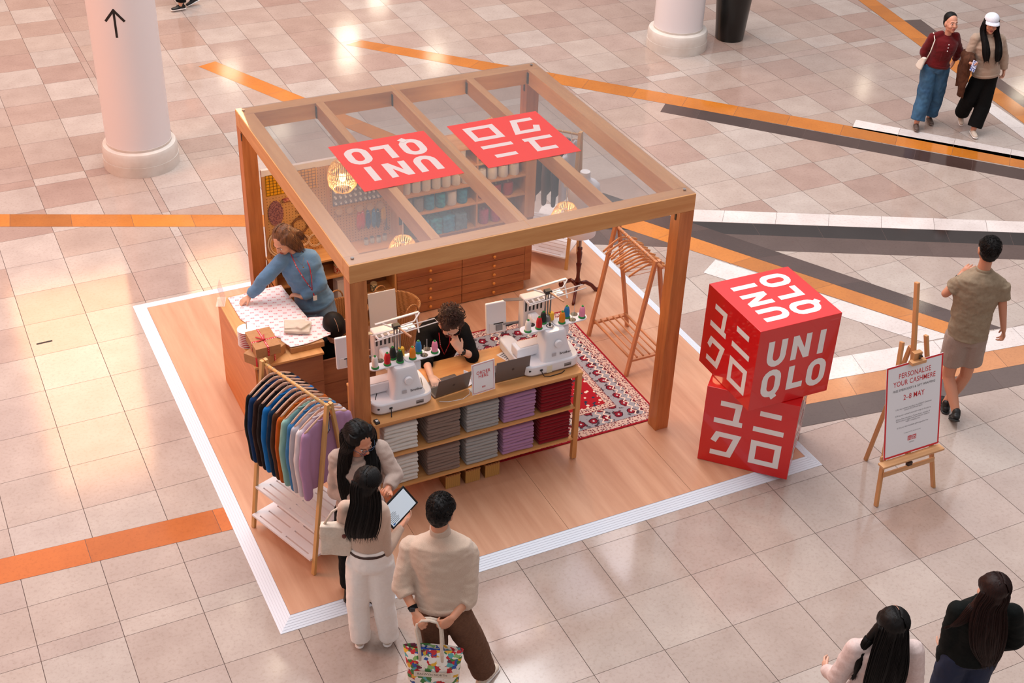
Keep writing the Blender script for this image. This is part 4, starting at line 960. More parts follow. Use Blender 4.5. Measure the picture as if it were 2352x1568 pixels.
def sheet(label, poly, z, amp, cen):
    """one sheet of paper, subdivided and slightly buckled"""
    bm = bmesh.new(); vs = [bm.verts.new((x-cen[0], y-cen[1], 0)) for x, y in poly]; bm.faces.new(vs)
    bmesh.ops.triangulate(bm, faces=bm.faces)
    for _ in range(3): bmesh.ops.subdivide_edges(bm, edges=bm.edges, cuts=1, use_grid_fill=True)
    for v in bm.verts: v.co.z = .004+amp*(.5+.5*noise.noise(Vector((v.co.x*7, v.co.y*7, 2))))
    bm.normal_update()
    g = bmesh.ops.extrude_face_region(bm, geom=bm.faces[:])
    for v in [e for e in g['geom'] if isinstance(e, bmesh.types.BMVert)]: v.co.z += .0008
    bmesh.ops.recalc_face_normals(bm, faces=bm.faces)
    me = bpy.data.meshes.new('sheet'); bm.to_mesh(me); bm.free(); me.materials.append(pap); me.polygons.foreach_set('use_smooth', [True]*len(me.polygons))
    o = link('wrapping_paper', me, None, (cen[0], cen[1], z)); tag(o, label, 'wrapping paper', 'printed wrapping sheets'); return o
sheet('large sheet of red-printed white wrapping paper under the hand of the woman in blue', [(.59, 3.23), (.80, 3.245), (1.10, 3.258), (1.105, 3.12), (1.15, 2.60), (1.11, 2.42), (.83, 2.42), (.70, 2.55), (.597, 2.84)], WT+.0008, .006, (.85, 2.85))
box_k = mat('kraft_card', '#b78558', .7, kind='noise', col2='#ab794d', scale=30); rib = bpy.data.materials.new('ribbon_red'); rib.use_nodes = True; n2 = rib.node_tree.nodes; L2 = rib.node_tree.links
tc2 = n2.new('ShaderNodeTexCoord'); vo2 = n2.new('ShaderNodeTexVoronoi'); vo2.inputs['Scale'].default_value = 55; vo2.inputs['Randomness'].default_value = .1; L2.new(tc2.outputs['Object'], vo2.inputs['Vector'])
r2 = n2.new('ShaderNodeValToRGB'); r2.color_ramp.interpolation = 'CONSTANT'; r2.color_ramp.elements[0].color = lin('#f3dcdc'); r2.color_ramp.elements[1].color = lin('#c4101e'); r2.color_ramp.elements[1].position = .26; L2.new(vo2.outputs['Distance'], r2.inputs[0]); L2.new(r2.outputs[0], n2['Principled BSDF'].inputs['Base Color'])
def gift(label, x, y, z, w, d, h, rz, cross=True, bow=True):
    t = thing('gift_box', label, 'gift box', (x, y, z), rz); a, b_ = w/2, d/2
    MB().bx(-a+.002, a-.002, -b_+.002, b_-.002, 0, h*.5).build('box', box_k, t); MB().bx(-a, a, -b_, b_, h*.5+.0005, h).build('lid', box_k, t, bevel=.001)
    if cross:
        e = .0015; r_ = .009
        MB().bx(-r_, r_, -b_-e, b_+e, h, h+e).bx(-r_, r_, -b_-e, -b_, 0, h).bx(-r_, r_, b_, b_+e, 0, h).build('ribbon', rib, t)
        MB().bx(-a-e, a+e, -r_-.03, r_-.03, h+.0002, h+e+.0002).bx(-a-e, -a, -r_-.03, r_-.03, 0, h).bx(a, a+e, -r_-.03, r_-.03, 0, h).build('ribbon', rib, t)
    if bow:
        mb = MB(); mb.ell((0, -.03, h+.008), (.016, .012, .008)); mb.beam((0, -.03, h+.006), (-.055, .02, h+.012), .012, .003); mb.beam((0, -.03, h+.006), (-.06, -.045, h+.008), .012, .003); mb.beam((0, -.03, h+.006), (.02, .03, h+.014), .010, .003)
        mb.build('bow', mat('bow_red', '#b80f1c', .4), t)
    return t
gift('larger brown gift box with red ribbon underneath the tied one', .628, 2.205, WT+.001, .30, .21, .088, .62, True, False)
gift('brown gift box tied with red ribbon and bow, on top of another box', .625, 2.23, WT+.091, .215, .295, .088, .02)
t = thing('gift_box', 'plain brown box under the wrapping paper at the right corner', 'gift box', (.985, 2.225, WT+.001), 0)
MB().bx(-.145, .155, -.065, .085, 0, .052).build('box', box_k, t, bevel=.002)
sheet('second printed sheet under the folded cream sweater at the counter corner', [(.83, 2.44), (1.11, 2.44), (1.13, 2.56), (1.25, 2.52), (1.245, 2.30), (1.22, 2.225), (1.09, 2.19), (.98, 2.165), (.845, 2.17), (.80, 2.30)], WT+.0545, .010, (1.0, 2.33))
o = blob(MB().box((0, 0, .016), (.22, .17, .028), Matrix.Rotation(-.45, 3, 'Z')).box((-.02, .02, .038), (.18, .13, .02), Matrix.Rotation(-.3, 3, 'Z')).box((.04, -.03, .045), (.12, .06, .02), Matrix.Rotation(.5, 3, 'Z')), 'folded_sweater', knit('knit_cream', '#dccfc0', '#cfc1b2', 300), None, .006, 3, ndisp(.005, (22, 22, 30)))
o.location = (.985, 2.40, WT+.075); tag(o, 'cream folded sweater waiting on the printed wrapping paper', 'sweater')
t = thing('ribbon_spool', 'tall white spool of red printed ribbon on a spindle', 'ribbon spool', (.552, 2.455, WT+.001))
for k in range(9):
    z = .004+.0185*k
    MB().cyl((0, 0, z), (0, 0, z+.0022), .083, n=36).build('disc', logo_w, t); 
    if k < 8: MB().cyl((0, 0, z+.0024), (0, 0, z+.0182), .072, n=36).build('ribbon_roll', rib, t)
MB().cyl((0, 0, .154), (0, 0, .225), .004, n=10).build('spindle', mat('spindle', '#cdb49c', .5), t)
t = thing('acrylic_holder', 'clear acrylic upright at the back left corner of the wrapping counter', 'holder', (.53, 3.19, WT+.001), 1.2)
clr = mat('clear_plastic', '#efe8e8', .05, alpha=.25)
MB().box((0, 0, .10), (.16, .003, .20), Matrix.Rotation(-.2, 3, 'X')).build('pane', clr, t); MB().bx(-.08, .08, -.03, .05, 0, .003).build('foot', clr, t)

# ================================================================ GARMENT RACKS
pine = woodmat('pine', '#d8a86c', '#c69050', 2); beech = woodmat('beech_pink', '#cf8f66', '#bf7d52', 2); hang_m = mat('hanger_wood', '#d6ab92', .45); hang_o = mat('hanger_orange', '#d28d58', .4); white_lam = mat('white_laminate', '#e6e1e3', .4); hook_m = mat('hook_metal', '#d8cfc8', .25, .9)
def shelf_slats(parent, L_, D, z, oy=0):
    """white board pierced by two rows of narrow slots"""
    mb = MB(); a = L_/2; d = D/2; th = .018; nS = 6; sw = .012; m_ = .035
    pitch = (D-2*m_)/(nS-1)
    for (x0, x1) in ((-a, -a+.06), (-.025, .025), (a-.06, a)): mb.bx(x0, x1, -d, d, z, z+th)
    ys = [-d]+[v for k in range(nS) for v in (-d+m_+pitch*k-sw/2, -d+m_+pitch*k+sw/2)]+[d]
    for (x0, x1) in ((-a+.06, -.025), (.025, a-.06)):
        for k in range(0, len(ys), 2): mb.bx(x0, x1, ys[k], ys[k+1], z, z+th)
    return mb.build('slatted_shelf', white_lam, parent)
def a_rack(label, B0, B1, h, zf, half):
    """A-frame rack, bar from B0 to B1; local x along the bar"""
    B0 = Vector(B0); B1 = Vector(B1); c = (B0+B1)/2; d = B1-B0; rz = math.atan2(d.y, d.x); L_ = d.length
    t = thing('garment_rack', label, 'clothes rack', (c.x, c.y, zf), rz)
    for sx in (-1, 1):
        x = sx*L_/2
        for sy in (-1, 1):
            MB().beam((x, sy*half, 0), (x+.0, sy*.016, h+.015), .026, .036, (1, 0, 0)).build('leg', pine, t, bevel=.003)
    MB().cyl((-L_/2-.02, 0, h-.02), (L_/2+.02, 0, h-.02), .013, n=14).build('rail', woodmat('pine_x', '#d8a86c', '#c69050', 0), t, smooth=True)
    k1, k2 = half*(1-.15/h)-.012, half*(1-.42/h)-.012
    shelf_slats(t, L_-.03, 2*k1+.10, .135); shelf_slats(t, L_-.03, 2*k2+.07, .395)
    return t, c, rz, L_
def hanger_parts(t, m, w=.40):
    pts = [(0, w/2*k/9, -.085*(abs(k)/9)**1.45 if abs(k) > 2 else -.0085*(abs(k)/2)**2) for k in range(-9, 10)]
    MB().loft([(p, .0065, .013 if abs(p[1]) > .02 else .017) for p in pts], 8, side=(1, 0, 0)).build('shoulder_bar', m, t, smooth=True)
    a = [(0, 0, .015), (0, 0, .045), (0, .010, .058), (0, .022, .072), (0, .014, .092), (0, -.002, .096), (0, -.014, .086)]
    MB().tube(a, .0022, 6).build('hook', hook_m, t, smooth=True)
def hanger(label, x, y, z, rz, m, group, w=.40):
    t = thing('clothes_hanger', label, 'hanger', (x, y, z), rz, group); hanger_parts(t, m, w); return t
def sweater_hang_mesh(seed, th=.021, L_=.60, sl=.66, wide=.225):
    """sweater hanging on a hanger: x = thickness, y = across the shoulders, z down from the hanger's centre"""
    mb = MB(); R = random.Random(seed); sec = []
    for z, hw in ((-.018, .085), (-.042, .15), (-.072, .20), (-.105, .220), (-.16, wide), (-.35, wide), (-L_, wide-.01), (-L_-.02, wide-.03)):
        sec.append(((0, 0, z), th, hw, (1, 0, 0), (0, 1, 0)))
    mb.loft(sec, 20)
    for s_ in (-1, 1):
        o = R.uniform(-.01, .01)
        mb.cap((0, s_*.195, -.115), (o, s_*(wide+.004), -.34), .046, .046, fx=.62, fy=1, side=(1, 0, 0)); mb.cap((o, s_*(wide+.004), -.34), (o*2, s_*(wide-.012), -sl), .046, .040, fx=.62, side=(1, 0, 0))
    return blobmesh(mb, .011, 3, lambda c: .006*noise.noise(Vector((c[0]*20+seed, c[1]*13, c[2]*3.5)))+.003*noise.noise(Vector((c[0]*50, c[1]*40+seed, c[2]*12))), None, 'hanging_sweater')
HM = [sweater_hang_mesh(k*3.7) for k in range(3)]
def hang_sweater(label, x, y, z, rz, m, k, group):
    me = HM[k % 3].copy(); me.materials.clear(); me.materials.append(m)
    t = thing('sweater', label, 'sweater', (x, y, z), rz, group); link('knit_body', me, t)
    mb = MB(); mb.tube([(.024*math.cos(a)*.8, .082*math.sin(a), -.020) for a in np.linspace(0, 2*PI, 24, endpoint=False)], .007, 8, closed=True)
    mb.build('neckband', m, t, smooth=True); return t
ZF = .05
t, c, rz, L_ = a_rack('pine rack of hanging sweaters with white slatted shelves at front left', (.374, 1.262, 0), (.642, .543, 0), 1.53, ZF+.001, .24)
dv = Vector((math.cos(rz), math.sin(rz), 0))
SWL = [('black', '#101012'), ('navy', '#12305a'), ('dark brown', '#2c1510'), ('black-brown', '#1a0e0c'), ('bright blue', '#1469ae'), ('teal navy', '#0d2a44'), ('chocolate', '#4c2a12'), ('rust orange', '#b4530f'), ('mint green', '#8fb8ae'), ('denim blue', '#3b76a8'), ('pale grey', '#b3adb4'), ('off-white', '#ddd2d4'), ('lilac', '#b38aae')]
for i, (nm, c1) in enumerate(SWL):
    s = -L_/2+.055+(L_-.10)*i/(len(SWL)-1); p = c+dv*s; zz = ZF+1.53-.02-.0805
    jit = rnd.uniform(-.05, .05)
    hanger('pale wooden hanger holding the %s sweater on the front left rack' % nm, p.x, p.y, zz, rz+jit, hang_m, 'hangers on the front left rack')
    r = knit('hk_'+nm.replace(' ', '_').replace('-', '_'), c1, None, 300, .06)
    hang_sweater('%s knitted sweater hanging on the front left rack' % nm, p.x, p.y, zz-.006, rz+jit, r, i, 'sweaters on the front left rack')
t = thing('swatch_card', 'dark card of coloured stripes hanging at the near end of the rack', 'card', (c+dv*(L_/2-.015)).to_tuple()[:2]+(1.41,), rz+.5)
MB().box((0, 0, 0), (.004, .10, .16), None).build('card', mat('card_navy', '#1b2236', .5), t)
for k, c1 in enumerate(('#c94a4a', '#e8e4e8', '#4a7fb8', '#d9d5de', '#8a2338', '#7aa6cf')):
    MB().bx(.0022, .0035, -.040+.014*k, -.032+.014*k, -.065, .062).build('stripe', mat('stripe%d' % k, c1, .5), t)
t, c, rz, L_ = a_rack('pine rack with white slatted shelves behind the stall at the back right', (4.553, 3.936, 0), (4.04, 4.51, 0), 1.53, ZF+.001, .19)
dv = Vector((math.cos(rz), math.sin(rz), 0))
BK = [('white', '#d9d5de'), ('slate', '#46475a'), ('taupe', '#6b5d5c'), ('maroon', '#6b2c30'), ('brick red', '#7e3530'), ('purple', '#5f4170'), ('dark navy', '#2b2b44')]
for i, (nm, c1) in enumerate(BK):
    p = c+dv*(-L_/2+.09+(L_-.15)*i/(len(BK)-1)); zz = ZF+1.53-.02-.0805
    hanger('hanger holding the %s sweater on the back right rack' % nm, p.x, p.y, zz, rz, hang_m, 'hangers on the back right rack')
    hang_sweater('%s knitted sweater hanging on the back right rack' % nm, p.x, p.y, zz-.006, rz, knit('bk_'+nm.replace(' ', '_'), c1, None, 300, .06), i, 'sweaters on the back right rack')

# empty beech rack at right: bar along y
t = thing('garment_rack', 'beech clothes rack with empty hangers and a barred bottom shelf at right', 'clothes rack', (4.245, 2.205, ZF+.001))
hb = 1.20
for sy in (-1, 1):
    for sx in (-1, 1):
        MB().beam((sx*.222, sy*.377, 0), (sx*.017, sy*.372, hb+.03), .030, .042, (0, 1, 0)).build('leg', beech, t, bevel=.003)
    MB().beam((-.19, sy*.360, .155), (.19, sy*.360, .155), .022, .040, (0, 1, 0)).build('cross_bar', woodmat('beech_x', '#cf8f66', '#bf7d52', 0), t, bevel=.002)
byr = woodmat('beech_y', '#cf8f66', '#bf7d52', 1)
MB().cyl((0, -.46, hb), (0, .42, hb), .016, n=14).build('rail', byr, t, smooth=True)
for k in range(6): MB().cyl((-.175+.07*k, -.36, .172), (-.175+.07*k, .36, .172), .0085 if 0 < k < 5 else .014, n=10).build('shelf_rod', byr, t, smooth=True)
for i in range(11):
    y = 2.205+.27-.052*i+(.0 if i else .02)
    hq = hanger('%s' % ('orange wooden hanger nearest the back on the beech rack' if i == 0 else 'orange wooden hanger, %s from the back of the beech rack' % ordinal(i) if i < 10 else 'orange wooden hanger nearest the front post on the beech rack'), 4.245, y, ZF+hb-.0785, PI/2+rnd.uniform(-.10, .10)+(.12 if i < 5 else -.06), hang_o, 'empty hangers on the beech rack', .43)
    MB().cyl((0, -.19, -.082), (0, .19, -.082), .004, n=8).build('trouser_bar', hang_m, hq)

# ================================================================ DRESS FORM, EASEL
maho = mat('mahogany', '#5c1f12', .3)
t = thing('dress_form', 'white dress form on a turned dark wooden tripod stand', 'mannequin', (4.285, 3.325, ZF+.001))
linen = mat('form_linen', '#e2dde2', .7); s_ = [(.70, .12, .10), (.715, .155, .125), (.80, .165, .13), (.90, .15, .11), (.98, .125, .095), (1.08, .15, .115), (1.18, .175, .125), (1.27, .17, .105), (1.32, .12, .08), (1.35, .06, .058), (1.40, .052, .052)]
MB().loft([((0, 0, z), a, b_, (1, 0, 0), (0, 1, 0)) for z, a, b_ in s_], 28).build('torso', linen, t, auto=True)
MB().cyl((0, 0, 1.401), (0, 0, 1.43), .055, .05, n=24).build('neck_cap', white_lam, t)
MB().cyl((0, 0, .56), (0, 0, .699), .014, n=12).build('rod', steel, t)
MB().lathe([(.014, .14), (.032, .145), (.030, .17), (.020, .20), (.018, .26), (.026, .34), (.030, .37), (.018, .38), (.022, .39), (.020, .40), (.026, .44), (.029, .50), (.020, .53), (.026, .54), (.026, .56), (.012, .562)], n=20).build('turned_post', maho, t, smooth=True)
MB().lathe([(.03, .10), (.045, .12), (.04, .139)], n=20).build('hub', maho, t, smooth=True)
for k in range(3):
    a = PI/2+.4+2*PI*k/3; ca_, sa_ = math.cos(a), math.sin(a)
    MB().loft([((ca_*r, sa_*r, z), w, w*1.3) for r, z, w in ((.03, .12, .02), (.09, .13, .018), (.16, .08, .016), (.205, .025, .017), (.235, .016, .018))], 10).build('leg', maho, t, smooth=True)

ez = woodmat('easel_beech', '#d39a66', '#c28552', 2); ezx = woodmat('easel_beech_x', '#d9a878', '#c99262', 0)
ex0, ey0 = 5.394, -.64
t = thing('easel', 'light wooden tripod easel on the stone floor beside the red cubes', 'easel', (ex0, ey0, 0))
tl = math.atan2(.19, .80)     # backward lean
def E(x, d, z): return Vector((x, d, z))
lean = lambda z: z*math.tan(tl)*.93
MB().beam((-.314, 0, .0), (-.125, lean(1.45), 1.45), .026, .040, (0, 1, 0)).build('leg', ez, t, bevel=.004)
MB().beam((.314, 0, .0), (.125, lean(1.45), 1.45), .026, .040, (0, 1, 0)).build('leg', ez, t, bevel=.004)
MB().beam((.003, .543, .0), (.0, lean(1.40)+.03, 1.36), .026, .036, (0, 1, 0)).build('leg', ez, t, bevel=.004)
MB().beam((0, lean(.34)-.012, .32), (0, lean(1.95)-.0, 1.93), .030, .044, (0, 1, 0)).build('mast', ez, t, bevel=.006)
MB().beam((-.275, lean(.31)-.03, .30), (.275, lean(.31)-.03, .30), .018, .045, (0, 0, 1)).build('cross_bar', ezx, t, bevel=.003)
MB().beam((-.33, lean(.42)-.055, .415), (.33, lean(.42)-.055, .415), .075, .020, (0, 0, 1)).build('tray', ezx, t, bevel=.003)
MB().beam((-.30, lean(.45)-.01, .445), (.30, lean(.45)-.01, .445), .016, .045, (0, 0, 1)).build('tray_back', ezx, t, bevel=.003)
MB().box((0, lean(.36)-.035, .335), (.05, .03, .04)).build('clamp', bolt_m, t, bevel=.003)
zt_ = .455+.84*math.cos(tl)
MB().box((0, lean(zt_)-.028, zt_+.045), (.085, .045, .09)).build('top_clamp', ez, t, bevel=.004)
MB().box((.0, lean(zt_)-.055, zt_+.008), (.15, .055, .030)).build('clamp_lip', ezx, t, bevel=.003)
mb = MB(); 
for k in range(3): a = 2*PI*k/3; mb.ell((.015+.014*math.cos(a), lean(zt_)-.062, zt_+.055+.014*math.sin(a)), (.010, .007, .010))
mb.build('knob', bolt_m, t)
BWd, BHt = .594, .841
nrm = Vector((0, -math.cos(tl), math.sin(tl)))
Mb = frame((-BWd/2, lean(.455)-.045, .455), (1, 0, 0), (0, math.sin(tl), math.cos(tl)))
pt = thing('poster_board', 'white poster with a red border reading PERSONALISE YOUR CASHMERE on the easel', 'poster', (ex0, ey0, 0))
pb = MB(); vs = [Mb @ Vector((x, y, z)) for z in (-.005, 0) for x, y in ((0, 0), (BWd, 0), (BWd, BHt), (0, BHt))]; pb.add(vs, [(3, 2, 1, 0), (4, 5, 6, 7), (0, 1, 5, 4), (1, 2, 6, 5), (2, 3, 7, 6), (3, 0, 4, 7)]); pbo = pb.build('board', board_w, pt)
Mf = Mb @ Matrix.Translation((0, 0, .0007)); mb = MB(); outline(mb, Mf, BWd, BHt, .016); mb.build('border', mat('border_red', '#d8242c', .45), pbo)
def T(body, size, y, m, bold=0, sx=.84, sp=1, al='CENTER', ws=.85): return text('lettering', body, size, Mf @ Matrix.Translation((BWd/2, y, 0)), m, pbo, al, bold, sx, ws, sp)
T('PERSONALISE', .066, .735, red_ink, .0004, .80, 1.08); T('YOUR CASHMERE', .066, .668, red_ink, .0004, .80, 1.08)
T('FREE EMBROIDERY & GIFT WRAPPING', .030, .607, ink, 0, .86, 1.03); T('2\u20138 MAY', .068, .530, red_ink, .0006, .82, 1.06)
T('1) Buy any cashmere item from the UNIQLO Chadstone\nstore for $129.90 and above', .0195, .425, fine_ink, 0, .86, 1, 'CENTER', .9)
T('2) Bring your cashmere piece and receipt to the pop-up', .0195, .375, fine_ink, 0, .86)
T('3) Enjoy free embroidery. Choose from a selection of\nvibrant colours, elegant fonts and add your initials to\nmake it uniquely yours', .0195, .322, fine_ink, 0, .86, 1, 'CENTER', .9)
T('4) Get your item beautifully gift-wrapped for free', .0195, .260, fine_ink, 0, .86)
T('*Available until 8 May, for paid items only', .0125, .198, fine_ink, 0, .86)
logo_pair(pbo, Mf @ Matrix.Translation((BWd/2, .118, 0)), .042); T('LifeWear', .017, .098, fine_ink, 0, .9)
# ================================================================ PEOPLE
FRONT = Vector((.454, .891, 0))
def limb(mb, a, b, r0, r1, **k): mb.cap(a, b, r0, r1, n=16, k=4, **k)
def hand(mb, wr, hn, side, nrm, curl=.5, s=1.0, thumb=1.0, spread=0.0):
    """palm, four fingers of different length and a thumb; nrm = direction the palm faces"""
    wr = Vector(wr); d = (Vector(hn)-wr).normalized(); nrm = Vector(nrm); nrm = (nrm-d*nrm.dot(d)).normalized(); X = d.cross(nrm)*side
    pl = .085*s
    mb.cap(wr-d*.01, wr+d*.02, .024*s, .027*s, fx=1.05, fy=.72, side=X)
    mb.cap(wr+d*.025, wr+d*pl*.78, .030*s, .034*s, fx=1.12, fy=.45, side=X)
    for k, (off, ln, sp_) in enumerate(((.031, .070, .10), (.0105, .080, .03), (-.0105, .075, -.04), (-.031, .058, -.12))):
        b = wr+d*(pl-.004*abs(k-1))+X*off*s; dd = (d+X*(sp_+spread*off*10)).normalized(); c1, c2 = curl*.9*(1+.12*k), curl*1.2*(1+.1*k); l1, l2, l3 = ln*s*.44, ln*s*.32, ln*s*.26
        d1 = (dd*math.cos(c1)+nrm*math.sin(c1)); p1 = b+d1*l1; a2 = c1+c2; d2 = dd*math.cos(a2)+nrm*math.sin(a2); p2 = p1+d2*l2; a3 = a2+c2*.6; d3 = dd*math.cos(a3)+nrm*math.sin(a3); p3 = p2+d3*l3
        r = .0086*s; mb.cap(b-dd*.012, p1, r*1.05, r, n=10); mb.cap(p1, p2, r, r*.92, n=10); mb.cap(p2, p3, r*.92, r*.8, n=10)
    b = wr+d*.022*s+X*.026*s; t1 = (d*.72+X*.62+nrm*.30*thumb).normalized(); p1 = b+t1*.040*s; t2 = (d*.92+X*.22+nrm*.45*thumb).normalized(); p2 = p1+t2*.030*s
    mb.cap(b-d*.006, p1, .0135*s, .0105*s, n=10); mb.cap(p1, p2, .0105*s, .0085*s, n=10)
def headM(c, look, tilt=0.0, up=(0, 0, 1)):
    F = Vector(look).normalized(); U = Vector(up); X = F.cross(U).normalized(); U = X.cross(F)
    R = Matrix((X, F, U)).transposed(); R = R @ Matrix.Rotation(tilt, 3, 'Y')
    M = R.to_4x4(); M.translation = Vector(c); return M
def head_parts(mb, M, s=1.0, fem=True):
    R = M.to_3x3(); g = lambda x, y, z: M @ (Vector((x, y, z))*s)
    E_ = lambda c, r: mb.ell(g(*c), [q*s for q in r], R, 20, 14)
    E_((0, -.014, .028), (.073, .091, .084)); E_((0, .018, -.018), (.064, .072, .078)); E_((0, .030, -.060), (.050, .052, .052)); E_((0, .058, -.092), (.024, .024, .022))
    for q in (-1, 1):
        E_((q*.035, .058, -.038), (.024, .026, .026)); E_((q*.072, -.006, -.016), (.010, .020, .031)); mb.cap(g(q*.012, .083, .020), g(q*.046, .068, .016), .009*s, .007*s)
        mb.cap(g(q*.030, .010, -.088), g(q*.052, -.01, -.055), .018*s, .016*s)
    mb.cap(g(0, .082, .012), g(0, .103, -.030), .0085*s, .0125*s); 
    for q in (-1, 1): mb.ell(g(q*.010, .092, -.034), (.008*s, .010*s, .007*s), R)
    mb.cap(g(-.015, .081, -.061), g(.015, .081, -.061), .0075*s, .0075*s); mb.cap(g(-.011, .079, -.070), g(.011, .079, -.070), .008*s, .008*s)
SKIN = {}
def skin_mat(c):
    if c not in SKIN:
        SKIN[c] = mat('skin_'+str(len(SKIN)), c, .5, kind='noise', col2=c, scale=40, bump=.03); SKIN[c].node_tree.nodes['Principled BSDF'].inputs['Subsurface Weight'].default_value = .12
        SKIN[c].node_tree.nodes['Principled BSDF'].inputs['Subsurface Radius'].default_value = (.02, .008, .004)
    return SKIN[c]
lip_m = mat('lips', '#a8564e', .45); eye_w = mat('eye_white', '#e8e0dc', .2); eye_d = mat('eye_dark', '#1e1210', .15); brow_m = mat('brow', '#1d1411', .8)
def torso_secs(J, e, sc, male, t0=-.06, t1=1.0, hipk=1.0):
    P = (J['hipL']+J['hipR'])/2; N = J['neck']; U = (N-P).normalized(); L_ = (N-P).length
    xs = (J['shR']-J['shL']); xh = (J['hipR']-J['hipL'])
    tab = [(-.06, .135, .105), (.02, .162, .122), (.12, .156, .115), (.28, .132, .100), (.45, .138, .104), (.64, .158, .118), (.80, .165, .110), (.90, .150, .092), (.97, .105, .075), (1.02, .062, .060)]
    if male: tab = [(-.06, .135, .108), (.02, .158, .120), (.12, .156, .116), (.28, .150, .110), (.45, .158, .112), (.64, .182, .122), (.80, .192, .116), (.90, .170, .096), (.97, .115, .080), (1.02, .070, .064)]
    out = []
    for t, rx, ry in tab:
        if t < t0-1e-6 or t > t1+1e-6: continue
        k = min(1, max(0, t)); X = (xh.normalized()*(1-k)+xs.normalized()*k); X = (X-U*X.dot(U)).normalized(); F = U.cross(X)
        ee = e if t < .92 else e*.5
        out.append((P+U*(L_*t)+F*(.012 if .3 < t < .9 else 0), rx*sc*(hipk if t < .2 else 1)+ee, ry*sc+ee, X, F))
    return out
def shoe(parent, an, d, m, sole, s=1.0, pitch=0.0, open_back=False):
    an = Vector(an); d = Vector((d[0], d[1], 0)).normalized(); X = Vector((-d.y, d.x, 0)); R = Matrix((d, X, Vector((0, 0, 1)))).transposed() @ Matrix.Rotation(pitch, 3, 'Y')
    g = lambda x, y, z: an+R @ Vector((x, y, z))*s
    mb = MB(); Xw = R @ Vector((0, 1, 0))
    mb.cap(g(-.045, 0, -.035), g(.05, 0, -.030), .036*s, .037*s, fx=1.0, fy=.95, side=Xw); mb.cap(g(.04, 0, -.040), g(.135, .004, -.050), .040*s, .036*s, fx=1.1, fy=.7, side=Xw); mb.cap(g(-.02, 0, -.02), g(-.02, 0, .012), .040*s, .038*s)
    blob(mb, 'shoe', m, parent, .006, 3)
    mb = MB(); mb.cap(g(-.048, 0, -.066), g(.135, .004, -.066), .040*s, .044*s, fx=1, fy=.30, side=Xw); return mb.build('sole', sole, parent, smooth=True)
def folds(a, seed, sc=(9, 9, 16)):
    def f(c):
        v = Vector((c[0]*sc[0]+seed, c[1]*sc[1], c[2]*sc[2])); return a*(noise.noise(v)+.5*noise.noise(v*2.3))-a*.1
    return f
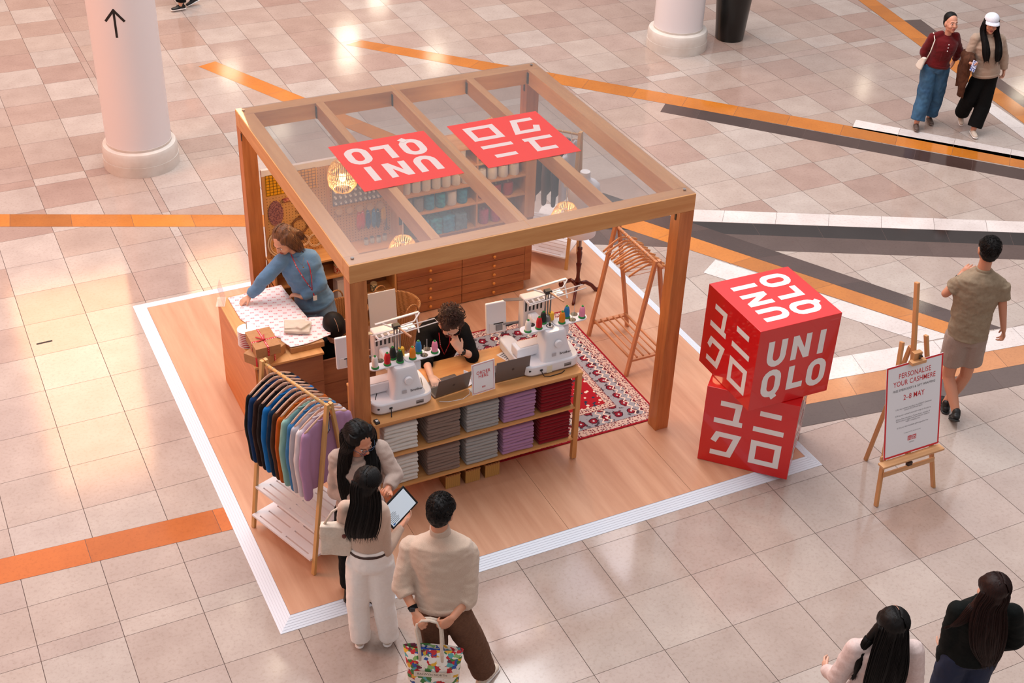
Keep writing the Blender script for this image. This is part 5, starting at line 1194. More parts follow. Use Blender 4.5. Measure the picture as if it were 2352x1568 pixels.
def person(label, J, look, skin, top, bottom, shoes, male=False, sc=1.0, tilt=0.0, hs=1.08, hands=None, face=True, sole='#e8e2de', toe=None, head_up=(0, 0, 1), hd=None):
    J = {k: Vector(v) for k, v in J.items()}
    gx = (J['hipL'].x+J['hipR'].x)/2; gy = (J['hipL'].y+J['hipR'].y)/2; gz = min(J['anL'].z, J['anR'].z)-.08
    t = thing('person', label, 'person', (gx, gy, gz)); off = Vector((gx, gy, gz)); J = {k: v-off for k, v in J.items()}
    M = headM(J['head'], look, tilt, head_up); S = M.to_3x3(); M = M @ Matrix.Scale(hs, 4); hs = 1.0; m_skin = skin_mat(skin)
    P = (J['hipL']+J['hipR'])/2; U = (J['neck']-P).normalized(); Xs = (J['shR']-J['shL']).normalized(); Fr = U.cross(Xs).normalized()
    # ---- body
    b = MB(); b.loft(torso_secs(J, -.012, sc, male), 20)
    b.cap(J['neck']-U*.05, M @ Vector((0, -.018, -.075)), .056*sc if male else .050*sc, .054*sc if male else .047*sc, n=18)
    head_parts(b, M, hs, not male)
    for sd in 'LR':
        limb(b, J['sh'+sd], J['el'+sd], .045*sc, .037*sc); limb(b, J['el'+sd], J['wr'+sd], .037*sc, .025*sc)
        limb(b, J['hip'+sd]+Vector((0, 0, -.02)), J['kn'+sd], .082*sc, .054*sc); limb(b, J['kn'+sd], J['kn'+sd].lerp(J['an'+sd], .35), .054*sc, .056*sc); limb(b, J['kn'+sd].lerp(J['an'+sd], .35), J['an'+sd], .056*sc, .036*sc)
        limb(b, J['sh'+sd]-Xs*(.09 if sd == 'R' else -.09)+U*.035, J['sh'+sd], .034*sc, .044*sc)
        h = (hands or {}).get(sd, {}); hand(b, J['wr'+sd], J['hn'+sd], 1 if sd == 'R' else -1, h.get('n', -Xs if sd == 'R' else Xs), h.get('curl', .35), h.get('s', 1.0)*(1.0 if male else .92), spread=h.get('spread', 0))
    blob(b, 'body', m_skin, t, .0058, 2)
    # ---- face
    if face:
        g = lambda x, y, z: M @ (Vector((x, y, z))*hs)
        for q in (-1, 1):
            MB().ell(g(q*.030, .0775, -.002), (.0125*hs, .0078*hs, .0050*hs), S).build('eye', eye_w, t, smooth=True)
            MB().ell(g(q*.030, .0835, -.0025), (.0062*hs, .004*hs, .0049*hs), S).build('iris', eye_d, t, smooth=True)
            MB().tube([g(q*.044, .073, .021), g(q*.030, .0885, .0265), g(q*.016, .0935, .022)], .0020*hs, 6).build('eyebrow', brow_m, t, smooth=True)
        MB().tube([g(-.022, .083, -.064), g(-.009, .0905, -.060), g(0, .091, -.0615), g(.009, .0905, -.060), g(.022, .083, -.064)], .0042*hs, 6).build('upper_lip', lip_m, t, smooth=True)
        MB().tube([g(-.020, .083, -.066), g(-.008, .0895, -.0725), g(.008, .0895, -.0725), g(.020, .083, -.066)], .0048*hs, 6).build('lower_lip', lip_m, t, smooth=True)
    # ---- trousers
    if bottom:
        kind, bm_, e = bottom['kind'], bottom['mat'], bottom.get('e', .012); b = MB(); sec = torso_secs(J, e, sc, male, -.06, .29); b.loft(sec, 22)
        for sd in 'LR':
            h0 = J['hip'+sd]+Vector((0, 0, -.02)); k_, a_ = J['kn'+sd], J['an'+sd]
            if kind == 'shorts':
                k2 = h0.lerp(k_, .62); b.loft([(h0+Vector((0, 0, .05)), .09*sc+e, .09*sc+e), (h0, .095*sc+e, .095*sc+e), (k2, .085*sc+e*1.6, .085*sc+e*1.6)], 18)
            else:
                w = bottom.get('w', .0); a2 = a_+(k_-a_).normalized()*bottom.get('up', -.01)
                b.loft([(h0+Vector((0, 0, .05)), .09*sc+e, .09*sc+e), (h0, .095*sc+e, .095*sc+e), (h0.lerp(k_, .5), .080*sc+e+w*.4, .080*sc+e+w*.4), (k_, .062*sc+e+w*.7, .062*sc+e+w*.7), (k_.lerp(a2, .5), .055*sc+e+w*.9, .055*sc+e+w*.9), (a2, .048*sc+e+w, .048*sc+e+w)], 18)
        blob(b, 'shorts' if kind == 'shorts' else 'trousers', bm_, t, .009, 4, folds(bottom.get('fold', .007), len(label), (11, 11, 9)))
        if bottom.get('belt'):
            s2 = [q for q in torso_secs(J, e+.004, sc, male, .12, .29)]; c0, c1 = s2[0], s2[-1]
            MB().loft([(c0[0].lerp(c1[0], .62), c0[1]*.38+c1[1]*.62, c0[2]*.38+c1[2]*.62, c0[3], c0[4]), (c0[0].lerp(c1[0], .80), c0[1]*.2+c1[1]*.8, c0[2]*.2+c1[2]*.8, c0[3], c0[4])], 28).build('belt', bottom['belt'], t, smooth=True)
    # ---- top
    if top:
        e = top.get('e', .016); m_ = top['mat']; hem = top.get('hem', .02); b = MB(); sec = torso_secs(J, e, sc, male, hem, 1.02, 1.0)
        if top.get('boxy'): sec = [(c, max(rx, top['boxy']*sc), ry*1.06, X, F) for c, rx, ry, X, F in sec[:-2]]+sec[-2:]
        b.loft(sec, 24)
        for sd in 'LR':
            q = -1 if sd == 'R' else 1; s0, e0, w0 = J['sh'+sd], J['el'+sd], J['wr'+sd]
            b.cap(s0+Xs*q*.10+U*.045, s0, .038*sc+e*.6, .048*sc+e*.7, n=16); sl = top.get('sleeve', 'long'); se = e*top.get('se', .9)
            if sl == 'short': b.loft([(s0, .052*sc+se, .052*sc+se), (s0.lerp(e0, .62), .050*sc+se, .050*sc+se)], 16)
            else:
                f_ = {'long': 1.0, 'three': .42, 'half': .25}[sl]; w1 = e0.lerp(w0, f_) - (w0-e0).normalized()*.005
                b.cap(s0, e0, .050*sc+se, .042*sc+se, n=16); b.loft([(e0, .042*sc+se, .042*sc+se), (e0.lerp(w1, .5), .039*sc+se*.9, .039*sc+se*.9), (w1, .029*sc+se*.75+(.008 if f_ < 1 else 0), .029*sc+se*.75+(.008 if f_ < 1 else 0))], 16)
        blob(b, top.get('name', 'sweater'), m_, t, .0085, 4, folds(top.get('fold', .006), len(label)*1.7, top.get('fsc', (9, 9, 15))))
        if True:
            cr, chh = top.get('collar', (.064 if male else .057, .010)); nb = J['neck']; nd = (M @ Vector((0, -.018, -.075))-nb).normalized(); Xc = (Xs-nd*Xs.dot(nd)).normalized()
            blob(MB().loft([(nb-nd*.04, cr+.022, cr+.02, Xc, nd.cross(Xc)), (nb, cr+.006, cr+.006, Xc, nd.cross(Xc)), (nb+nd*(.02+chh), cr, cr, Xc, nd.cross(Xc))], 24), 'collar', m_, t, .007, 2)
        if top.get('hemband'):
            c0 = sec[0]; MB().loft([(c0[0]-U*.012, c0[1]*.97, c0[2]*.97, c0[3], c0[4]), (c0[0]+U*.03, c0[1]*1.01, c0[2]*1.01, c0[3], c0[4])], 28).build('hem_band', m_, t, smooth=True)
    # ---- shoes
    if shoes:
        for sd in 'LR':
            d = (toe or {}).get(sd, Fr); pit = (toe or {}).get('p'+sd, 0.0)
            shoe(t, J['an'+sd], d, shoes, mat('sole_'+sole, sole, .6), sc*(1.0 if male else .92), pit)
    return t, J, M, Xs, Fr, U, off
hair_blk = mat('hair_black', '#060505', .5, kind='noise', col2='#110c0c', scale=6, stretch=(30, 30, 1.2), bump=.25, spec=.22)
hair_brn = mat('hair_dark_brown', '#140908', .5, kind='noise', col2='#2c130e', scale=6, stretch=(30, 30, 1.2), bump=.25, spec=.22)
hair_cur = mat('hair_curly_brown', '#2b1710', .55, kind='noise', col2='#4a2b1c', scale=20, bump=.4)
hair_bld = mat('hair_fair', '#8a5c38', .45, kind='noise', col2='#4f3324', scale=5, stretch=(18, 18, 2), bump=.3)
def hair_cap(mb, M, s=1.0, back=0.0, r=(.084, .094, .088), front=True):
    R = M.to_3x3(); g = lambda x, y, z: M @ (Vector((x, y, z))*s)
    mb.ell(g(0, -.032-back, .045), [q*s for q in r], R, 24, 16); mb.ell(g(0, -.045, .0), [.078*s, .072*s, .085*s], R, 20, 14)
    if front:
        for q in (-1, 1): mb.ell(g(q*.046, -.004, .046), [.040*s, .062*s, .050*s], R, 16, 10)
def hair_short(t, M, m, s=1.0, curly=False, seed=1, amp=.008):
    b = MB(); hair_cap(b, M, s, 0, (.080, .092, .086)); f = 42 if curly else 34
    o = blob(b, 'hair', m, t, .006, 2, lambda c: amp*noise.noise(Vector((c[0]*f+seed, c[1]*f, c[2]*f)))+amp*.5*noise.noise(Vector((c[0]*f*2, c[1]*f*2, c[2]*f*2))))
    R = random.Random(seed); mb = MB(); R3 = M.to_3x3()
    for k in range(300 if curly else 520):
        a = R.uniform(0, 2*PI); el = R.uniform(-.65, 1.45) if not curly else R.uniform(-.25, 1.5); y_ = math.sin(a)
        if y_ > .25 and el < .65: continue
        d = Vector((math.cos(a)*math.cos(el), y_*math.cos(el), math.sin(el))); p = Vector((d.x*.080, -.032+d.y*.092, .045+d.z*.086))
        if curly:
            X = d.orthogonal().normalized(); Y = d.cross(X); r = R.uniform(.006, .012); pts = []
            for i in range(9): q = i*.85; pts.append(M @ ((p+d*(.002+.0036*i)+X*r*math.cos(q)+Y*r*math.sin(q))*s))
            mb.tube(pts, .0024, 4)
        else:
            dn = Vector((R.uniform(-.3, .3)+d.x*.8, R.uniform(-.9, .1)+.7*max(0, d.z), R.uniform(-.6, -.1))); dn = (dn-d*dn.dot(d)).normalized(); mb.loft([(M @ ((p+d*.001)*s), .002, .002), (M @ ((p+d*.006+dn*.012)*s), .0018, .0018), (M @ ((p+d*.004+dn*.028)*s), .0006, .0006)], 4)
    mb.build('hair_strands', m, t, smooth=True); return o
def parting(M, s, r):
    pts = []
    for i in range(9):
        y = .045-.105*i/8; q = max(0, 1-(y+.032)**2/r[1]**2)**.5; pts.append(M @ (Vector((.012+.004*i/8, y, .045+r[2]*q*.975+.0045))*s))
    return MB().tube(pts, .0014, 5)
def hair_long(t, M, paths, m, s=1.0, seed=1, strands=110, cap=True, amp=.0035, r=(.084, .094, .088)):
    """paths: list of [(point, half width, half thickness, xaxis)] running down from the crown"""
    b = MB(); 
    if cap: hair_cap(b, M, s, 0, r)
    R = random.Random(seed); sm = MB()
    if cap:
        for k in range(260):
            a = R.uniform(-PI*1.15, PI*.15) if True else 0; x0 = .010; pts = []; sd = 1 if math.cos(a) > 0 else -1; y0 = R.uniform(-.10, .015); ext = R.uniform(1.5, 1.9)
            for i in range(6):
                q = .12+(ext-.12)*i/5; yy = max(y0-.06*(i/5)**1.5, -.032-r[1]*.88); ry_ = max(.05, 1-((yy+.032)/r[1])**2)**.5
                pts.append((M @ (Vector((x0+sd*(r[0]+.0015)*math.sin(q)*ry_, yy, .045+(r[2]+.0015)*math.cos(q)*ry_))*s), .0022, .0022))
            sm.loft(pts, 4)
    for pth in paths:
        secs = []; fine_ = []
        for i in range(len(pth)-1):
            P_ = [pth[max(i-1, 0)], pth[i], pth[i+1], pth[min(i+2, len(pth)-1)]]
            for q in range(4):
                u = q/4; c_ = (-.5*u**3+u*u-.5*u, 1.5*u**3-2.5*u*u+1, -1.5*u**3+2*u*u+.5*u, .5*u**3-.5*u*u)
                fine_.append((sum((Vector(P_[k_][0])*c_[k_] for k_ in range(4)), Vector()), max(.003, sum(P_[k_][1]*c_[k_] for k_ in range(4))), max(.003, sum(P_[k_][2]*c_[k_] for k_ in range(4))), Vector(pth[i][3])*(1-u)+Vector(pth[i+1][3])*u))
        pth = fine_+[pth[-1]]
        for i, (p, w, th, X) in enumerate(pth):
            p = Vector(p); a = Vector(pth[max(i-1, 0)][0]); c = Vector(pth[min(i+1, len(pth)-1)][0]); T_ = (c-a).normalized(); X = Vector(X); X = (X-T_*X.dot(T_)).normalized(); secs.append((p, w, th, X, T_.cross(X)))
        b.loft(secs, 20)
        for k in range(strands):
            a = R.uniform(0, 2*PI); pts = []; j = R.uniform(.98, 1.10)
            for i, (p, w, th, X, Y) in enumerate(secs):
                if i < 3: continue
                jj = j; pts.append((p+X*w*jj*math.cos(a+.014*i)+Y*th*jj*math.sin(a+.014*i), .0020 if i < len(secs)-1 else .0013, .0020 if i < len(secs)-1 else .0013))
            p, w, th, X, Y = secs[-1]; T_ = (secs[-1][0]-secs[-2][0]).normalized(); pts.append((pts[-1][0]+T_*R.uniform(.01, .06)+X*R.uniform(-.012, .012), .0005, .0005)); sm.loft(pts, 4)
    o = blob(b, 'hair', m, t, .0075, 3, lambda c: amp*noise.noise(Vector((c[0]*55+seed, c[1]*55, c[2]*4)))); sm.build('hair_strands', m, t, smooth=True); return o
JOINTS = {
 'p1': dict(head=(0.604, -0.371, 1.547), neck=(0.584, -0.361, 1.399), shL=(0.45, -0.315, 1.35), shR=(0.695, -0.395, 1.276), elL=(0.455, -0.205, 1.053), wrL=(0.709, -0.155, 1.028), hnL=(0.79, -0.174, 1.089), elR=(0.691, -0.438, 0.956), wrR=(0.858, -0.321, 1.036), hnR=(0.936, -0.293, 1.092), hipL=(0.53, -0.333, 0.827), hipR=(0.668, -0.404, 0.835), knL=(0.508, -0.322, 0.429), knR=(0.672, -0.406, 0.448), anL=(0.515, -0.326, 0.079), anR=(0.71, -0.403, 0.116)),
 'p2': dict(head=(0.719, 0.108, 1.556), neck=(0.716, 0.154, 1.364), shR=(0.587, 0.22, 1.341), shL=(0.871, 0.12, 1.412), elR=(0.552, 0.215, 1.044), wrR=(0.641, -0.01, 1.141), hnR=(0.711, -0.09, 1.14), elL=(0.94, -0.005, 1.232), wrL=(0.843, -0.113, 1.226), hnL=(0.799, -0.158, 1.228), hipR=(0.632, 0.175, 0.872), hipL=(0.8, 0.111, 0.906), knR=(0.625, 0.178, 0.481), knL=(0.796, 0.091, 0.535), anR=(0.618, 0.182, 0.072), anL=(0.793, 0.093, 0.128)),
 'p3': dict(head=(0.902, -0.933, 1.66), neck=(0.89, -0.949, 1.473), shL=(0.714, -0.86, 1.347), shR=(1.05, -1.031, 1.32), elL=(0.615, -0.944, 1.107), wrL=(0.639, -1.113, 0.999), hnL=(0.665, -1.205, 0.953), elR=(0.996, -1.161, 1.033), wrR=(0.852, -1.244, 0.992), hnR=(0.751, -1.26, 0.961), hipL=(0.771, -1.035, 0.883), hipR=(0.934, -1.118, 0.893), knL=(0.82, -1.026, 0.452), knR=(1.11, -1.062, 0.412), anL=(0.875, -1.054, 0.009), anR=(1.197, -1.039, 0.063)),
 'p4': dict(head=(6.599, 0.223, 1.738), neck=(6.587, 0.207, 1.528), shL=(6.459, 0.272, 1.414), shR=(6.76, 0.119, 1.393), elL=(6.387, 0.376, 1.244), wrL=(6.547, 0.406, 1.381), hnL=(6.645, 0.379, 1.483), elR=(6.795, 0.067, 1.176), wrR=(6.893, 0.073, 0.913), hnR=(6.926, 0.067, 0.793), hipL=(6.525, 0.238, 0.831), hipR=(6.665, 0.167, 0.839), knL=(6.548, 0.249, 0.379), knR=(6.691, 0.176, 0.386), anL=(6.515, 0.019, 0.112), anR=(6.574, 0.213, 0.077)),
 'p5': dict(head=(10.727, 5.327, 1.447), neck=(10.739, 5.355, 1.259), shR=(10.573, 5.439, 1.228), shL=(10.846, 5.323, 1.244), elR=(10.532, 5.494, 1.011), wrR=(10.581, 5.435, 0.858), hnR=(10.635, 5.408, 0.787), elL=(10.973, 5.325, 1.035), wrL=(10.989, 5.385, 0.877), hnL=(10.988, 5.408, 0.795), hipR=(10.618, 5.417, 0.799), hipL=(10.765, 5.342, 0.805), knR=(10.583, 5.367, 0.406), knL=(10.795, 5.371, 0.407), anR=(10.517, 5.333, 0.066), anL=(10.821, 5.425, 0.09)),
 'p6': dict(head=(11.088, 5.003, 1.501), neck=(11.123, 5.019, 1.316), shR=(10.979, 5.092, 1.286), shL=(11.274, 4.964, 1.28), elR=(10.914, 5.103, 1.043), wrR=(10.837, 4.962, 1.024), hnR=(10.841, 4.915, 1.018), elL=(11.388, 4.94, 1.035), wrL=(11.402, 4.899, 0.869), hnL=(11.396, 4.879, 0.805), hipR=(11.13, 5.015, 0.792), hipL=(11.248, 4.955, 0.81), knR=(11.031, 5.02, 0.487), knL=(11.2, 4.912, 0.393), anR=(11.171, 5.219, 0.144), anL=(11.096, 4.875, 0.025)),
 'p7': dict(head=(3.085, -2.847, 1.49), neck=(3.08, -2.85, 1.34), shL=(2.925, -2.77, 1.29), shR=(3.245, -2.93, 1.29), hipL=(2.99, -2.8, 0.84), hipR=(3.15, -2.88, 0.84), knL=(2.99, -2.78, 0.46), knR=(3.15, -2.86, 0.46), anL=(2.99, -2.82, 0.08), anR=(3.15, -2.9, 0.08), elL=(2.88, -2.72, 1), wrL=(2.95, -2.55, 0.86), hnL=(2.98, -2.48, 0.84), elR=(3.32, -2.94, 1), wrR=(3.33, -2.8, 0.8), hnR=(3.33, -2.74, 0.74)),
 'p8': dict(head=(3.909, -2.845, 1.461), neck=(3.9, -2.83, 1.33), shL=(3.76, -2.76, 1.26), shR=(4.08, -2.92, 1.26), elL=(3.797, -2.743, 0.784), wrL=(3.944, -2.593, 0.665), hnL=(3.982, -2.557, 0.672), hipL=(3.83, -2.79, 0.86), hipR=(3.99, -2.87, 0.86), knL=(3.83, -2.77, 0.47), knR=(3.99, -2.85, 0.47), anL=(3.83, -2.81, 0.08), anR=(3.99, -2.89, 0.08), elR=(4.16, -2.95, 1), wrR=(4.14, -2.8, 0.82), hnR=(4.12, -2.73, 0.78)),
 'p9': dict(head=(1.1, 3.052, 1.536), neck=(1.21, 3.052, 1.378), shR=(1.081, 3.061, 1.335), shL=(1.333, 3.045, 1.286), elR=(0.908, 3.127, 1.106), wrR=(0.821, 3.307, 0.852), hnR=(0.756, 3.385, 0.789), elL=(1.37, 2.892, 1.111), wrL=(1.198, 2.935, 0.989), hnL=(1.133, 3.012, 0.997), hipR=(1.29, 3.067, 0.824), hipL=(1.418, 3.024, 0.817), knR=(1.29, 3.03, 0.47), knL=(1.45, 2.97, 0.47), anR=(1.29, 3.06, 0.13), anL=(1.46, 3, 0.13)),
 'p10': dict(head=(2.026, 1.496, 1.365), neck=(2.04, 1.68, 1.25), shR=(1.88, 1.7, 1.18), shL=(2.19, 1.63, 1.18), elR=(1.82, 1.52, 1.01), wrR=(1.765, 1.29, 1.03), hnR=(1.77, 1.2, 1.015), elL=(2.2, 1.43, 1.03), wrL=(2.06, 1.37, 1.16), hnL=(2.03, 1.43, 1.24), hipR=(1.96, 2, 0.58), hipL=(2.15, 1.97, 0.58), knR=(1.93, 1.66, 0.6), knL=(2.22, 1.63, 0.6), anR=(1.93, 1.74, 0.14), anL=(2.22, 1.72, 0.14)),
}
P9F = dict(hnR=(.690, 3.075, .99), wrR=(.760, 3.075, 1.025), elR=(.88, 3.03, 1.19))
def fix(p, **k):
    for a, z in k.items(): v = JOINTS[p][a]; JOINTS[p][a] = (v[0], v[1], z)
for a_, v_ in P9F.items(): JOINTS['p9'][a_] = v_
fix('p1', anR=.085, anL=.08); fix('p2', anL=.13, anR=.13); fix('p3', anL=.08, anR=.08); fix('p5', anL=.08, anR=.08); fix('p6', anL=.08)
beige = knit('knit_beige', '#d0b5a2', '#c2a693', 280, .35); beige2 = knit('knit_cardigan', '#b5a095', '#a69085', 280, .3); oat = knit('knit_oat', '#ccb5a2', '#bda491', 240, .35)
blue_k = knit('knit_blue', '#6a90b4', '#5b82a8', 260, .25); maroon_k = knit('knit_maroon', '#6c0f14', '#560a10', 240, .2); black_c = cloth('cloth_black', '#0c0c0e', '#060607'); white_c = cloth('denim_white', '#f8f3ee', '#f3ede8', 50)
denim = mat('denim', '#3a6586', .85, kind='noise', col2='#284d70', scale=9, bump=.2); denim_l = mat('denim_light', '#7f9ab4', .85, kind='noise', col2='#587ba0', scale=10, bump=.2); brown_t = cloth('trouser_brown', '#6b4a38', '#5c3f30')
tee = cloth('tee_olive', '#9a8872', '#8c7a65', 30); short_m = knit('shorts_taupe', '#a28c80', '#947e72', 200, .2); cream_top = cloth('top_pink_white', '#ddc9c4', '#d0bab5'); dkgreen = cloth('top_black_green', '#0d1211', '#080b0a')
shoe_w = mat('shoe_beige', '#cbb9a8', .6); shoe_b = mat('shoe_black', '#0b0b0c', .5); shoe_br = mat('shoe_brown', '#54423a', .6); lan = mat('lanyard_red', '#a80f22', .5)
LK = Vector((.454, .891, 0)); TOC = -LK
def spine(J, U, Fr, back, z): pass

# --- woman in white trousers (back view)
t, J, M, Xs, Fr, U, off = person('long-haired woman in beige jumper and white wide trousers holding a tablet', JOINTS['p1'], LK+Vector((.5, -.12, -.45)), '#e0b097',
    dict(mat=beige, e=.008, hem=.24, fold=.004), dict(kind='pants', mat=white_c, e=.012, w=.020, up=-.02, belt=mat('belt_brown', '#3a2018', .5), fold=.006), shoe_w, sc=.93,
    hands={'L': dict(n=(0, 0, 1), curl=.2), 'R': dict(n=(-.6, .3, .7), curl=.35)}, toe={'L': LK+Vector((.1, 0, 0)), 'R': LK+Vector((.3, 0, 0))})
g = lambda x, y, z: M @ Vector((x, y, z)); B = -Fr
hair_long(t, M, [[(g(0, -.03, .07), .072, .065, Xs), (g(0, -.055, .0), .088, .060, Xs), (J['neck']+B*.085+U*.06, .098, .045, Xs), (J['neck']+B*.125-U*.05-Xs*.02, .110, .034, Xs), (J['neck']+B*.135-U*.15-Xs*.04, .110, .028, Xs), (J['neck']+B*.125-U*.225-Xs*.045, .095, .022, Xs)]], hair_blk, seed=3, strands=150)
# --- woman with glasses
t, J, M, Xs, Fr, U, off = person('smiling woman with blue glasses, wavy black hair and a taupe cardigan by the rack', JOINTS['p2'], Vector((.22, -.80, -.38)), '#c98a6c',
    dict(mat=beige2, e=.022, hem=-.02, fold=.009, name='cardigan'), dict(kind='pants', mat=black_c, e=.012, w=.02), shoe_b, sc=1.0, tilt=.12,
    hands={'L': dict(n=(.1, -.3, .9), curl=.7), 'R': dict(n=(0, 0, 1), curl=.4)}, sole='#222222', toe={'L': TOC, 'R': TOC})
g = lambda x, y, z: M @ Vector((x, y, z)); B = -Fr
blob(MB().loft([(J['neck']+Fr*.045-U*.0, .07, .05, Xs, Fr), (J['neck']+Fr*.075-U*.12, .085, .065, Xs, Fr), (J['neck']+Fr*.078-U*.25, .06, .06, Xs, Fr)], 18), 'inner_top', cloth('inner_top', '#b3a297'), t, .009, 3)
wv = []
for q, w in ((1, .046), (-1, .052)):
    wv.append([(g(q*.045, -.01, .09), .045, .045, Xs), (g(q*.080, .005, .01), .040, .045, Xs), (g(q*.095, .0, -.08), .046, .042, Xs), (J['neck']+Xs*q*.105+Fr*.075-U*.05, w, .040, Xs), (J['neck']+Xs*q*.095+Fr*.125-U*.16, w+.004, .034, Xs), (J['neck']+Xs*q*.085+Fr*.135-U*.27, w-.006, .026, Xs), (J['neck']+Xs*q*.075+Fr*.13-U*.33, .022, .014, Xs)])
wv.append([(g(0, -.04, .06), .075, .06, Xs), (g(0, -.07, -.03), .095, .055, Xs), (J['neck']+B*.08-U*.02, .11, .045, Xs), (J['neck']+B*.11-U*.14, .10, .03, Xs)])
hair_long(t, M, wv, hair_blk, seed=5, strands=90, amp=.006)
gl = MB()
for q in (-1, 1): gl.tube([g(q*.031+.024*math.cos(a)*(1), .101-.004*abs(math.cos(a)), -.004+.018*math.sin(a)) for a in np.linspace(0, 2*PI, 20, endpoint=False)], .0024, 6, closed=True); gl.tube([g(q*.055, .098, .002), g(q*.076, .06, .004), g(q*.080, .0, -.002)], .0022, 6)
gl.tube([g(-.008, .103, -.001), g(.008, .103, -.001)], .0022, 6); gl.build('glasses', mat('glasses_blue', '#2c4a66', .3), t, smooth=True)
for q in (-1, 1): MB().tube([J['neck']+Xs*q*.05+Fr*.05+U*.0, J['neck']+Xs*q*.045+Fr*.142-U*.10, J['neck']+Xs*q*.02+Fr*.155-U*.22, J['neck']+Fr*.155-U*.30], .0035, 6).build('lanyard', lan, t, smooth=True)
# coat over her arm / cardigan side
# --- man with the tote
t, J, M, Xs, Fr, U, off = person('man with short black hair in an oatmeal jumper and brown trousers, hands behind his back', JOINTS['p3'], LK+Vector((.35, -.1, -.25)), '#c98d6e',
    dict(mat=oat, e=.030, hem=.10, sleeve='three', fold=.008, collar=(.066, .055), se=1.0, boxy=.178, hemband=True), dict(kind='pants', mat=brown_t, e=.014, w=.028, up=.05, fold=.008), shoe_w, male=True, sc=1.02, tilt=.05,
    hands={'L': dict(n=(.3, .9, -.2), curl=.75), 'R': dict(n=(-.2, .9, -.2), curl=.75)}, toe={'L': LK, 'R': Vector((.75, .45, 0))})
hair_short(t, M, hair_blk, 1.0, seed=11)
MB().loft([(J['wrL'].lerp(J['elL'], .12), .031, .031), (J['wrL'].lerp(J['elL'], .26), .033, .033)], 20).build('watch_strap', black_c, t); w0 = J['wrL'].lerp(J['elL'], .19); MB().box(w0-LK*.030+Vector((0, 0, .012)), (.034, .014, .036), Matrix.Rotation(-.47, 3, 'Z')).build('watch_case', mat('watch', '#1b1d22', .2), t, bevel=.004)
# --- man in shorts
t, J, M, Xs, Fr, U, off = person('man in olive tee and taupe shorts walking away with his left hand at his face', JOINTS['p4'], LK+Vector((.05, .2, .05)), '#c98a6c',
    dict(mat=tee, e=.026, hem=-.02, sleeve='short', fold=.010, name='t_shirt', se=1.1, boxy=.178), dict(kind='shorts', mat=short_m, e=.020, fold=.006), shoe_b, male=True, sc=1.02,
    hands={'L': dict(n=(.5, .2, -.2), curl=.3), 'R': dict(curl=.55)}, sole='#111111', face=False, toe={'L': LK+Vector((.3, 0, 0)), 'R': LK+Vector((.2, .1, 0)), 'pL': .55})
hair_short(t, M, hair_blk, 1.0, seed=12, amp=.006)
MB().loft([(J['wrL'].lerp(J['elL'], .10), .030, .030), (J['wrL'].lerp(J['elL'], .18), .031, .031)], 18).build('wrist_strap', black_c, t)
# --- woman in red
t, J, M, Xs, Fr, U, off = person('woman in dark red hooded jumper and blue jeans beside the woman in a cap', JOINTS['p5'], Vector((-.22, -.90, .12)), '#d69a80',
    dict(mat=maroon_k, e=.020, hem=.05, fold=.009, hemband=True, boxy=.160), dict(kind='pants', mat=denim, e=.016, w=.038, up=.045, fold=.012), shoe_br, sc=.92,
    hands={'L': dict(curl=.4), 'R': dict(curl=.4)}, sole='#6a5850', toe={'L': TOC, 'R': TOC+Vector((-.2, 0, 0))}, hs=1.04)
b = MB(); hair_cap(b, M, 1.0, .002, (.080, .092, .084), False); blob(b, 'hair', hair_blk, t, .006, 3); g = lambda x, y, z: M @ Vector((x, y, z))
MB().ell(g(0, -.12, .02), (.035, .035, .035)).build('hair_bun', hair_blk, t, smooth=True)
blob(MB().tube([J['neck']+Xs*.085*math.sin(a)+Fr*(.085*math.cos(a)-.015)-U*(.012+.05*max(0, math.cos(a))) for a in np.linspace(.35, 2*PI-.35, 18)], .026, 10), 'hood', maroon_k, t, .008, 3)
blob(MB().loft([(J['neck']-Fr*.07-U*.0, .10, .03, Xs, Fr), (J['neck']-Fr*.115-U*.07, .11, .04, Xs, Fr), (J['neck']-Fr*.11-U*.15, .07, .03, Xs, Fr)], 16), 'hood_back', maroon_k, t, .009, 3)
for k in range(3): MB().ell(J['neck']+Fr*(.138+.010*k)-U*(.07+.040*k), (.008, .007, .008)).build('button', logo_w, t, smooth=True)
for q in (-1, 1): MB().tube([J['neck']+Fr*.115-U*.10+Xs*q*.05, J['neck']+Fr*.150-U*.20+Xs*q*.055, J['neck']+Fr*.150-U*.29+Xs*q*.055], .0022, 6).build('drawstring', maroon_k, t, smooth=True)
bagw = mat('bag_cream', '#d9cfc3', .6)
q5 = thing('shoulder_bag', 'small pale handbag on the shoulder of the woman in dark red', 'bag', tuple(off))
a0 = J['shR']; MB().tube([a0+Xs*.0-Fr*.06+U*.0, a0+Xs*.01+U*.066, a0-Xs*.005+Fr*.085+U*.0, a0+Xs*.02+Fr*.13-U*.14, a0+Xs*.035+Fr*.10-U*.30], .007, 8).build('strap', bagw, q5, smooth=True)
blob(MB().loft([(a0+Xs*.055+Fr*.09-U*.24, .03, .03, Fr, Xs), (a0+Xs*.06+Fr*.05-U*.32, .085, .030, Fr, Xs), (a0+Xs*.065+Fr*.03-U*.40, .10, .032, Fr, Xs)], 14), 'body', bagw, q5, .008, 3)
